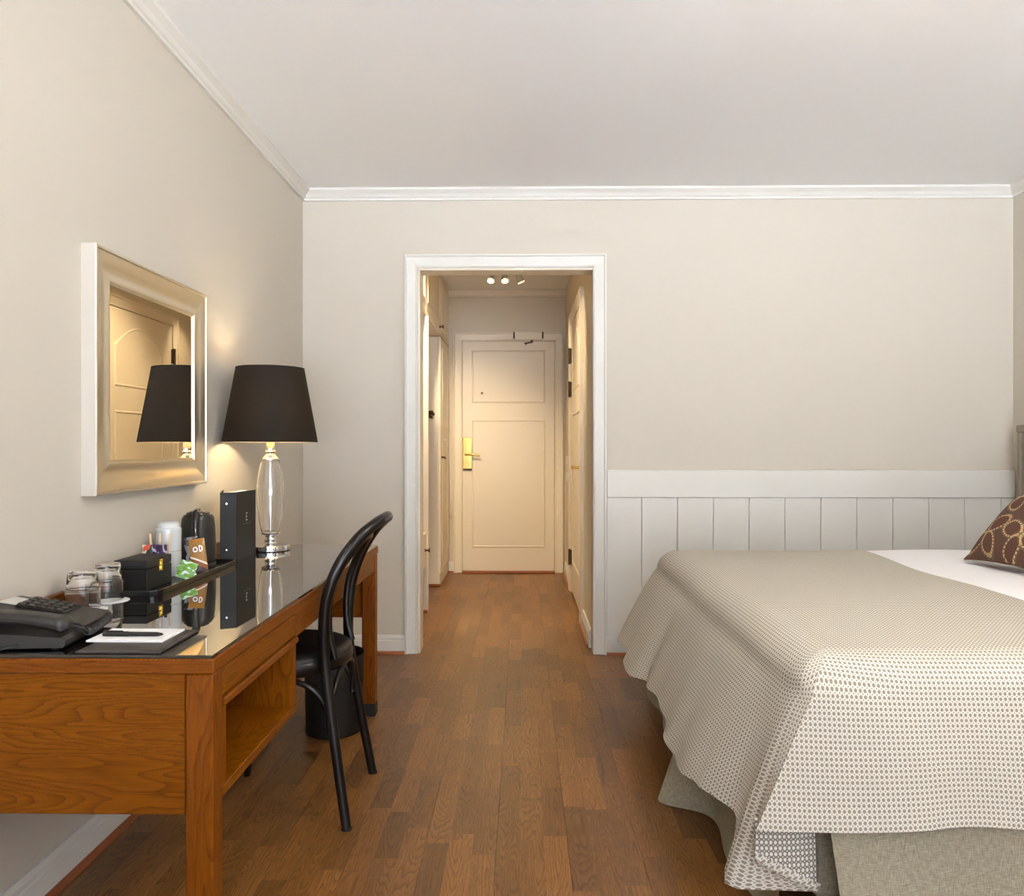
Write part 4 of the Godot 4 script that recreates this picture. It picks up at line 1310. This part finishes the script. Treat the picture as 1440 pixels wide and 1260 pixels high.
func build_phone() -> void:
	# local: x towards the user, z towards the camera, y up
	var p := thing("desk_telephone", "black corded desk telephone at the near end of the desk", "telephone", Vector3(-1.045, T, -1.617), 0.10)
	var side := PackedVector2Array([Vector2(-0.10, 0.004), Vector2(0.105, 0.004), Vector2(0.112, 0.010), Vector2(0.112, 0.030), Vector2(0.104, 0.036), Vector2(-0.085, 0.072), Vector2(-0.10, 0.070), Vector2(-0.108, 0.060)])
	var mb := MB.new()
	mb.prism(side, Vector3(0, 0, -0.105), Vector3(1, 0, 0), Vector3(0, 1, 0), Vector3(0, 0, 0.135))
	var low := PackedVector2Array([Vector2(-0.10, 0.004), Vector2(0.105, 0.004), Vector2(0.110, 0.010), Vector2(0.110, 0.018), Vector2(0.100, 0.024), Vector2(-0.085, 0.040), Vector2(-0.10, 0.038), Vector2(-0.106, 0.030)])
	mb.prism(low, Vector3(0, 0, 0.03), Vector3(1, 0, 0), Vector3(0, 1, 0), Vector3(0, 0, 0.075))
	part("body", mb, M.black_plastic, p)
	for x in [-0.08, 0.085]:
		for z in [-0.085, 0.085]:
			mb = MB.new()
			mb.lathe(Vector3(x, 0, z), [Vector2(0, 0), Vector2(0.01, 0), Vector2(0.01, 0.006), Vector2(0, 0.006)], 12)
			part("rubber_foot", mb, M.black_matt, p)
	var slope := (0.072 - 0.036) / (-0.085 - 0.104)
	var ang := atan(slope)
	var face := func(x: float) -> float: return 0.036 + (x - 0.104) * slope
	# keypad block with 12 keys
	var kp := part("keypad", bx(Vector3(-0.052, 0, -0.096), Vector3(0.052, 0.004, -0.012), 0.002).turned(Transform3D(Basis(Vector3(0, 0, 1), ang), Vector3(0.0, face.call(0.0), 0))), M.black_matt, p)
	for i in 5:
		for j in 4:
			var m := bx(Vector3(-0.0078, 0, -0.0075), Vector3(0.0078, 0.0055, 0.0075), 0.002)
			var x := -0.040 + 0.0195 * i
			m.turned(Transform3D(Basis(Vector3(0, 0, 1), ang), Vector3(x, face.call(x) + 0.003, -0.085 + 0.021 * j)))
			part("key", m, M.black_plastic, kp)
	var lb := bx(Vector3(-0.018, 0, -0.03), Vector3(0.016, 0.002, 0.03), 0.0005).turned(Transform3D(Basis(Vector3(0, 0, 1), ang), Vector3(-0.070, face.call(-0.070) + 0.0005, -0.052)))
	part("label_card", lb, mat(col(196, 194, 184), 0.6), p, "pale paper label")
	# handset on the camera side
	var hs := MB.new()
	var g := []
	var uv := []
	var n := 22
	for i in n + 1:
		var f := float(i) / n
		var x := lerpf(-0.108, 0.104, f)
		var yc: float = 0.055 - 0.017 * f + 0.010 * sin(PI * f)
		var hh: float = 0.012 + 0.007 * pow(absf(2 * f - 1), 3.0)
		var ww: float = 0.022 + 0.003 * pow(absf(2 * f - 1), 2.0)
		if i == 0 or i == n:
			hh = 0.006; ww = 0.012
		if i == 1 or i == n - 1:
			hh *= 0.9
		var row := []
		var ur := []
		for k in 21:
			var a := TAU * k / 20
			var ca := cos(a)
			var sa := sin(a)
			row.append(Vector3(x, yc + hh * signf(sa) * pow(absf(sa), 0.6) + 0.004, 0.068 + ww * signf(ca) * pow(absf(ca), 0.6)))
			ur.append(Vector2.ZERO)
		g.append(row); uv.append(ur)
	hs.grid(g, uv, false)
	for e in [0, n]:
		var cc := Vector3.ZERO
		for k in 20:
			cc += g[e][k] / 20.0
		var nn := Vector3(-1 if e == 0 else 1, 0, 0)
		for k in 20:
			hs.tri(cc, g[e][k], g[e][k + 1], nn, nn, nn)
	part("handset", hs, M.black_plastic, p)
	# coiled cord along the front edge
	var pts := []
	for i in 41:
		var f := i / 40.0
		pts.append(Vector3(0.104, 0.038, 0.066).lerp(Vector3(0.121, 0.024, 0.045), f))
	var path := smooth_path([Vector3(0.098, 0.042, 0.066), Vector3(0.124, 0.033, 0.060), Vector3(0.128, 0.022, 0.046), Vector3(0.124, 0.020, 0.0), Vector3(0.120, 0.022, -0.045), Vector3(0.113, 0.026, -0.088)], 10)
	var coil := []
	var start := 16
	for i in start + 1:
		coil.append(path[i])
	var turns := 20.0
	var steps := 400
	for i in steps:
		var f := float(i) / steps
		var q := start + f * (path.size() - 1 - start)
		var i0 := int(q)
		var i1 := mini(i0 + 1, path.size() - 1)
		var c: Vector3 = path[i0].lerp(path[i1], q - i0)
		var tn: Vector3 = (path[i1] - path[maxi(i1 - 1, 0)]).normalized()
		var sx := tn.cross(Vector3.UP).normalized()
		var a := TAU * turns * f
		coil.append(c + (sx * cos(a) + Vector3.UP * sin(a)) * 0.0068)
	mb = MB.new()
	mb.tube(coil, 0.0021, 6)
	part("coiled_cord", mb, M.black_plastic, p)
	mb = MB.new()
	mb.tube(smooth_path([Vector3(0.02, 0.012, 0.104), Vector3(0.01, 0.010, 0.116), Vector3(-0.03, 0.004, 0.118), Vector3(-0.09, 0.004, 0.112), Vector3(-0.12, 0.004, 0.08)], 6), 0.0024, 8)
	part("line_cord", mb, M.black_plastic, p)

func build_stationery() -> void:
	var at := Vector3(-0.80, T, -1.585)
	one("writing_folder", bx(Vector3(-0.088, 0, -0.092), Vector3(0.082, 0.005, 0.092), 0.002), M.leather, "dark grey leather writing folder under the white notepad", "folder", at, 0.0)
	one("notepad", bx(Vector3(-0.098, 0, -0.052), Vector3(0.062, 0.004, 0.052), 0.0004), M.paper, "white notepad lying on the dark writing folder", "notepad", at + Vector3(-0.008, 0.005, -0.03), 0.0)
	var pen := thing("ballpoint_pen", "matt black pen lying on the white notepad", "pen", at + Vector3(-0.03, 0.0145, -0.012), -0.02)
	var mb := MB.new()
	mb.tube([Vector3(-0.005, 0, 0), Vector3(0.055, 0, 0), Vector3(0.066, 0, 0), Vector3(0.070, 0, 0)], [0.0046, 0.0046, 0.003, 0.0012], 14)
	part("barrel", mb, M.black_matt, pen)
	mb = MB.new()
	mb.tube([Vector3(-0.058, 0, 0), Vector3(-0.005, 0, 0)], [0.0052, 0.0053], 14)
	part("cap", mb, M.black_matt, pen)
	part("clip", bx(Vector3(-0.056, 0.0052, -0.0012), Vector3(-0.016, 0.0068, 0.0012), 0.0004), M.black_matt, pen)

# ------------------------------------------------------------------ bed
const BX := 0.70       # inner edge of the rounded mattress edge at the foot
const BZ0 := -1.76     # and at the near side
const BZ1 := -3.40     # and at the far side
const BT := 0.655
const RND := 0.10      # how far in the edge is rounded
const RDR := 0.085     # and how far down

func lump(x: float, z: float) -> float:
	return 0.0045 * sin(x * 5.1 + z * 2.3) * sin(z * 4.2 - x * 1.7) + 0.003 * sin(z * 9.0 + x * 4.0)

func hem_x(z: float) -> float:
	var k := [[-3.47, 0.425], [-3.2, 0.43], [-3.0, 0.405], [-2.92, 0.41], [-2.81, 0.45], [-2.6, 0.455], [-2.42, 0.447], [-2.2, 0.43], [-2.05, 0.425], [-1.95, 0.455], [-1.88, 0.475], [-1.80, 0.49], [-1.70, 0.49]]
	for i in k.size() - 1:
		if z <= k[i + 1][0]:
			var f := clampf((z - k[i][0]) / (k[i + 1][0] - k[i][0]), 0.0, 1.0)
			f = f * f * (3 - 2 * f)
			return lerpf(k[i][1], k[i + 1][1], f)
	return 0.49

func hang_point(anchor: Vector2, edge: Vector2, hem: Vector3, f: float) -> Vector3:
	# f 0..1 over the rounded edge, 1..2 down to the hem
	if f <= 1.0:
		var a := f * PI / 2
		var p := anchor.lerp(edge, sin(a))
		return Vector3(p.x, BT - RDR * (1.0 - cos(a)) + lump(p.x, p.y) * (1 - f), p.y)
	var g := f - 1.0
	var e := Vector3(edge.x, BT - RDR, edge.y)
	var out := pow(g, 0.82)
	return Vector3(lerpf(e.x, hem.x, out), lerpf(e.y, hem.y, g), lerpf(e.z, hem.z, out))

func build_bed() -> void:
	var bed := thing("double_bed", "double bed with beige linen valance against the right wall", "bed")
	part("mattress", bx(Vector3(0.665, 0.34, -3.44), Vector3(2.52, 0.628, -1.725), 0.05), M.mattress, bed)
	part("bed_base", bx(Vector3(0.655, 0.10, -3.45), Vector3(2.53, 0.335, -1.715), 0.01), M.linen, bed)
	for x in [0.75, 2.4]:
		for z in [-3.3, -1.85]:
			part("leg", bx(Vector3(x - 0.03, 0, z - 0.03), Vector3(x + 0.03, 0.1, z + 0.03), 0.004), M.black_matt, bed)
	# valance panels, flared at the bottom with pleats
	valance(bed, func(u: float, g: float) -> Vector3:
		var z := lerpf(-3.47, -2.52, u)
		var fl := 0.035 + 0.012 * sin(u * 15.0) + 0.03 * pow(u, 6.0)
		return Vector3(0.60 - g * fl, 0.40 * (1 - g) + 0.006, z), 0.95)
	valance(bed, func(u: float, g: float) -> Vector3:
		var z := lerpf(-2.50, -1.69, u)
		var fl := 0.035 + 0.125 * exp(-u * u * 45.0) + 0.012 * sin(u * 12.0 + 1.0)
		return Vector3(0.595 - g * fl, 0.40 * (1 - g) + 0.006, z + 0.10 * g * exp(-u * u * 30.0)), 0.85)
	valance(bed, func(u: float, g: float) -> Vector3:
		var x := lerpf(0.645, 2.53, u)
		var fl := 0.03 + 0.008 * sin(u * 26.0)
		return Vector3(x + 0.05 * g * exp(-u * u * 900.0), 0.40 * (1 - g) + 0.006, -1.645 + g * fl), 1.9)
	# headboard
	var hb := thing("headboard", "tall taupe upholstered headboard on the right wall", "headboard")
	part("panel", bx(Vector3(2.575, 0.0, -3.94), Vector3(2.615, 1.19, -1.2), 0.004), M.headboard, hb)
	for r in [[Vector3(2.565, 0.0, -3.985), Vector3(2.615, 1.19, -3.955)], [Vector3(2.565, 0.0, -1.2), Vector3(2.615, 1.19, -1.17)], [Vector3(2.56, 1.19, -3.985), Vector3(2.615, 1.227, -1.17)]]:
		part("frame", bx(r[0], r[1], 0.005), M.headboard, hb)
	# reading lamp whose tip shows at the picture's edge
	var rl := thing("reading_lamp", "small chrome reading lamp on the taupe headboard", "lamp", Vector3(2.574, 0.985, -3.74))
	var mb := MB.new()
	mb.tube([Vector3(0, 0, 0), Vector3(-0.012, 0, 0)], [0.032, 0.030], 20)
	part("wall_plate", mb, M.chrome, rl)
	mb = MB.new()
	mb.tube(smooth_path([Vector3(-0.01, 0, 0), Vector3(-0.04, 0.0, 0.01), Vector3(-0.07, 0.0, 0.04), Vector3(-0.09, 0.0, 0.08)], 6), 0.006, 10)
	part("arm", mb, M.chrome, rl)
	mb = MB.new()
	mb.tube([Vector3(-0.085, 0.03, 0.07), Vector3(-0.088, 0.0, 0.08), Vector3(-0.095, -0.03, 0.09)], [0.012, 0.022, 0.028], 18)
	part("lamp_head", mb, M.chrome, rl)
	build_sheet()
	build_spread()
	build_cushion()

func valance(bed: Node, f: Callable, length: float) -> void:
	var mb := MB.new()
	var g := []
	var uv := []
	for i in 13:
		var row := []
		var ur := []
		for j in 61:
			row.append(f.call(j / 60.0, i / 12.0))
			ur.append(Vector2(j / 60.0 * length, i / 12.0 * 0.4))
		g.append(row); uv.append(ur)
	mb.grid(g, uv)
	part("valance_panel", mb, M.linen, bed, "beige linen bed skirt")

func build_sheet() -> void:
	var mb := MB.new()
	var g := []
	var uv := []
	for i in 41:
		var x := lerpf(1.485, 2.50, i / 40.0)
		var row := []
		var ur := []
		var prof := []
		for k in 7:
			prof.append(Vector2(-3.505 + 0.02 * k / 6.0, lerpf(0.40, 0.585, k / 6.0)))
		for k in 7:
			var a := PI / 2 * k / 6.0
			prof.append(Vector2(-3.425 - 0.06 * cos(a), 0.59 + 0.058 * sin(a)))
		for k in range(1, 24):
			prof.append(Vector2(lerpf(-3.425, -1.73, k / 24.0), 0.648))
		for k in 7:
			var a := PI / 2 * k / 6.0
			prof.append(Vector2(-1.73 + 0.06 * sin(a), 0.59 + 0.058 * cos(a)))
		for k in 7:
			prof.append(Vector2(-1.67 + 0.02 * k / 6.0, lerpf(0.585, 0.40, k / 6.0)))
		for p in prof:
			row.append(Vector3(x, p.y + (lump(x, p.x) if p.y > 0.64 else 0.0), p.x))
			ur.append(Vector2(x, p.x))
		g.append(row); uv.append(ur)
	mb.grid(g, uv, true)
	one("bed_sheet", mb, M.sheet, "smooth white bed sheet uncovered at the head of the bed", "sheet")

func build_spread() -> void:
	var s := thing("bedspread", "beige and white dotted bedspread draped over the bed foot", "bedspread")
	var mb := MB.new()
	var edge_x := 1.50
	# top
	var g := []
	var uv := []
	for i in 31:
		var x := lerpf(BX, edge_x, i / 30.0)
		var row := []
		var ur := []
		for j in 61:
			var z := lerpf(BZ1, BZ0, j / 60.0)
			var xx := x
			if i == 30:
				xx += 0.008 * sin(z * 5.0)
			row.append(Vector3(xx, BT + lump(xx, z), z))
			ur.append(Vector2(xx, z))
		g.append(row); uv.append(ur)
	mb.grid(g, uv, true)
	# folded lip at the head end of the spread
	g = []
	uv = []
	for k in [[0.0, 0.0], [0.004, -0.003], [0.0, -0.008], [-0.06, -0.008]]:
		var row := []
		var ur := []
		for j in 61:
			var z := lerpf(BZ1 - 0.0, BZ0, j / 60.0)
			var xx := edge_x + 0.008 * sin(z * 5.0)
			row.append(Vector3(xx + k[0], BT + lump(xx, z) + k[1], z)); ur.append(Vector2(xx + k[0], z))
		g.append(row); uv.append(ur)
	mb.grid(g, uv, true)
	# hanging sides: columns round the edge, each with anchor, edge, hem
	var colm := []
	for k in 13:
		var x := lerpf(edge_x, BX, k / 12.0)
		colm.append([Vector2(x, BZ1), Vector2(x, BZ1 - RND), Vector3(x, 0.27, BZ1 - 0.15 - 0.02 * sin(x * 14.0)), x, -99.0])
	for k in range(1, 16):
		var a := PI / 2 * k / 16.0
		var dir := Vector2(-sin(a), -cos(a))
		var o := RND
		var far := 0.24 + 0.05 * sin(2 * a) + 0.015 * sin(6 * a)
		colm.append([Vector2(BX, BZ1), Vector2(BX, BZ1) + dir * o, Vector3(BX + dir.x * far, 0.255 - 0.04 * sin(2 * a), BZ1 + dir.y * far * 0.6), BX, -99.0])
	for k in 73:
		var z := lerpf(BZ1, -1.80, k / 72.0)
		var hy := 0.25 + 0.012 * sin(z * 9.0) - 0.02 * exp(-pow((z + 2.1) * 5.0, 2.0))
		colm.append([Vector2(BX, z), Vector2(BX - RND, z), Vector3(hem_x(z), hy, z), 0.0, z])
	# valley, left fold edge, front ridge
	var fold := [[Vector3(0.60, 0.57, -1.775), Vector3(0.500, 0.245, -1.785)], [Vector3(0.605, 0.57, -1.745), Vector3(0.490, 0.20, -1.77)], [Vector3(0.610, 0.57, -1.715), Vector3(0.462, 0.15, -1.745)], [Vector3(0.612, 0.57, -1.700), Vector3(0.456, 0.13, -1.722)], [Vector3(0.618, 0.57, -1.685), Vector3(0.478, 0.132, -1.695)]]
	for f in fold:
		colm.append([Vector2(BX, maxf(f[0].z, BZ0) if f[0].z > BZ0 else f[0].z), Vector2(f[0].x, f[0].z), f[1], 0.0, f[0].z])
	g = []
	uv = []
	var acc := 0.0
	var prev := Vector3.ZERO
	for ci in colm.size():
		var c = colm[ci]
		var anc: Vector2 = c[0]
		if anc.y > BZ0:
			anc.y = BZ0
		var row := []
		var ur := []
		var l := 0.0
		var last := Vector3.ZERO
		for k in 29:
			var f: float = k / 8.0 if k <= 8 else 1.0 + (k - 8) / 20.0
			var p := hang_point(anc, c[1], c[2], f)
			if k > 8 and c[4] > -50.0 and ci < colm.size() - 5:      # soft waves in the foot drop
				p.x += (0.007 * sin(c[4] * 17.0) + 0.005 * sin(c[4] * 31.0 + 1.0)) * (f - 1.0)
			if k > 0:
				l += p.distance_to(last)
			last = p
			row.append(p)
			ur.append(Vector2(BX - l, c[4] if c[4] > -50.0 else 0.0))
		if c[4] < -50.0:
			for k in ur.size():
				ur[k].y = BZ1 - 0.0
		g.append(row); uv.append(ur)
	# run of the cloth round the far corner
	for ci in range(1, colm.size()):
		for k in 29:
			if colm[ci][4] < -50.0:
				uv[ci][k].y = uv[ci - 1][k].y + g[ci][20].distance_to(g[ci - 1][20])
	var base: float = 0.0
	for ci in colm.size():
		if colm[ci][4] > -50.0:
			base = uv[maxi(ci - 1, 0)][0].y - BZ1 + 0.02
			break
	for ci in colm.size():
		if colm[ci][4] < -50.0:
			for k in 29:
				uv[ci][k].y -= base
	# ridge column: down the bright fold, then along the turned corner
	var rp := [Vector3(BX, BT, BZ0), Vector3(0.675, 0.648, -1.715), Vector3(0.652, 0.622, -1.682), Vector3(0.632, 0.575, -1.664), Vector3(0.506, 0.285, -1.652), Vector3(0.505, 0.215, -1.662), Vector3(0.646, 0.138, -1.678)]
	var rk := [0, 3, 6, 8, 20, 23, 28]
	var rrow := []
	var rur := []
	for k in 29:
		var i := 0
		while i < rk.size() - 2 and k > rk[i + 1]:
			i += 1
		var f: float = float(k - rk[i]) / (rk[i + 1] - rk[i])
		rrow.append(rp[i].lerp(rp[i + 1], f))
		rur.append(Vector2(uv[uv.size() - 1][k].x, uv[uv.size() - 1][k].y + 0.04 + 0.05 * maxf(0.0, (k - 20) / 8.0)))
	g.append(rrow)
	uv.append(rur)
	mb.grid(g, uv, true)
	# front drop: left edge on the ridge
	g = []
	uv = []
	for k in 29:
		var row := []
		var ur := []
		var kk := k
		for j in 57:
			var q := j / 56.0
			var p: Vector3
			var f: float = k / 8.0 if k <= 8 else 1.0 + (k - 8) / 20.0
			var x := lerpf(BX, edge_x, q)
			var hy := 0.292 + 0.022 * smoothstep(0.0, 0.35, q) + 0.006 * sin(q * 9.0)
			p = hang_point(Vector2(x, BZ0), Vector2(x, BZ0 + RND), Vector3(x, hy, BZ0 + 0.155 + 0.010 * sin(x * 11.0)), f)
			# pull the left end over to the ridge
			var rf := f if f <= 1.0 else 1.0 + (f - 1.0) * 0.6
			var rr: float = rf * 8.0 if rf <= 1.0 else 8.0 + (rf - 1.0) * 20.0
			var i0 := int(rr)
			var rpnt: Vector3 = rrow[i0].lerp(rrow[mini(i0 + 1, 28)], rr - i0)
			var w := pow(clampf(1.0 - q / 0.20, 0.0, 1.0), 1.6)
			var nat := hang_point(Vector2(BX, BZ0), Vector2(BX, BZ0 + RND), Vector3(BX, 0.292, BZ0 + 0.155 + 0.010 * sin(BX * 11.0)), f)
			p += (rpnt - nat) * w
			row.append(p)
			var l: float = (f * 0.145 if f <= 1.0 else 0.145 + (f - 1.0) * 0.285)
			ur.append(Vector2(p.x, BZ0 + l))
		g.append(row); uv.append(ur)
	mb.grid(g, uv, true)
	part("cloth", mb, M.spread, s)
	# turned corner showing the reverse of the cloth
	mb = MB.new()
	g = []
	uv = []
	for i in 11:
		var row := []
		var ur := []
		for j in 13:
			var a := j / 12.0
			var b := i / 10.0
			var x := lerpf(0.510, 0.646, a)
			var y := lerpf(0.296, lerpf(0.222, 0.147, a), b)
			var z := -1.673 + 0.006 * sin(a * 3.0) - 0.012 * (1 - b) - 0.006 * a
			row.append(Vector3(x, y, z)); ur.append(Vector2(x, y))
		g.append(row); uv.append(ur)
	mb.grid(g, uv, true)
	var tc := part("turned_corner", mb, M.spread_inside, s, "reverse of the cloth, white dots in grey lattice")
	mb = MB.new()
	g = []
	uv = []
	for i in 6:
		var row := []
		var ur := []
		for j in 13:
			var a := j / 12.0
			var th := PI * i / 5.0
			var x := lerpf(0.503, 0.648, a)
			var yb := lerpf(0.222, 0.147, a)
			row.append(Vector3(x + 0.006 * cos(th), yb + 0.009 * cos(th) + 0.0, -1.671 + 0.006 * sin(a * 3.0) - 0.006 * a + 0.004 * sin(th)))
			ur.append(Vector2(x, yb + 0.009 * cos(th)))
		g.append(row); uv.append(ur)
	mb.grid(g, uv, true)
	part("corner_hem", mb, M.spread, tc)

func build_cushion() -> void:
	# a square scatter cushion, thick in the middle with pinched corners
	var c := thing("scatter_cushion", "brown cushion with beaded beige loops leaning at the head of the bed", "cushion", Vector3(1.925, 0.812, -2.90))
	var n := 28
	var mb := MB.new()
	for side in [1.0, -1.0]:
		var g := []
		var uv := []
		for i in n + 1:
			var row := []
			var ur := []
			for j in n + 1:
				var a := 2.0 * i / n - 1.0
				var b := 2.0 * j / n - 1.0
				var th := 0.075 * pow((1 - pow(absf(a), 2.6)) * (1 - pow(absf(b), 2.6)), 0.62)
				var pin := 1.0 - 0.07 * (1 - b * b) * absf(a) - 0.07 * (1 - a * a) * absf(b)
				th += 0.004 * sin(a * 9.0 + b * 4.0) * (1 - a * a) * (1 - b * b)
				row.append(Vector3(0.198 * a * pin, 0.198 * b * pin, side * th))
				ur.append(Vector2(i, j) / n)
			g.append(row); uv.append(ur)
		mb.grid(g, uv, side < 0)
	part("cover", mb, M.cushion, c)
	var pip := MB.new()
	var pts := []
	for e in 4:
		for k in 12:
			var a := 2.0 * k / 12 - 1.0
			var pin := 1.0 - 0.07 * (1 - a * a)
			pts.append([Vector3(0.198 * a, -0.198 * pin, 0), Vector3(0.198 * pin, 0.198 * a, 0), Vector3(-0.198 * a, 0.198 * pin, 0), Vector3(-0.198 * pin, -0.198 * a, 0)][e])
	pts.append(pts[0])
	pip.tube(pts, 0.003, 6, false)
	part("piping", pip, M.cushion, c)
	c.basis = Basis(Vector3(0, 0, 1), Vector3(0.70, 0.714, 0), Vector3(-0.714, 0.70, 0)) * Basis(Vector3(0, 0, 1), 0.06)
	# the white pillow it leans on
	var p := thing("pillow", "white pillow behind the brown cushion", "pillow", Vector3(2.40, 0.738, -2.72))
	mb = MB.new()
	for side in [1.0, -1.0]:
		var g := []
		var uv := []
		for i in n + 1:
			var row := []
			var ur := []
			for j in n + 1:
				var a := 2.0 * i / n - 1.0
				var b := 2.0 * j / n - 1.0
				var th := 0.085 * pow((1 - pow(absf(a), 3.0)) * (1 - pow(absf(b), 3.0)), 0.6)
				row.append(Vector3(0.15 * a, side * th, 0.30 * b))
				ur.append(Vector2(i, j) / n)
			g.append(row); uv.append(ur)
		mb.grid(g, uv, side > 0)
	part("pillowcase", mb, M.sheet, p)

func _ready() -> void:
	lights_and_camera()
	make_materials()
	build_structure()
	build_hall_furniture()
	build_desk()
	build_bed()
	build_chair()
	build_bin()
	build_mirror()
	build_lamp()
	build_ceiling_lamp()
	build_desk_things()
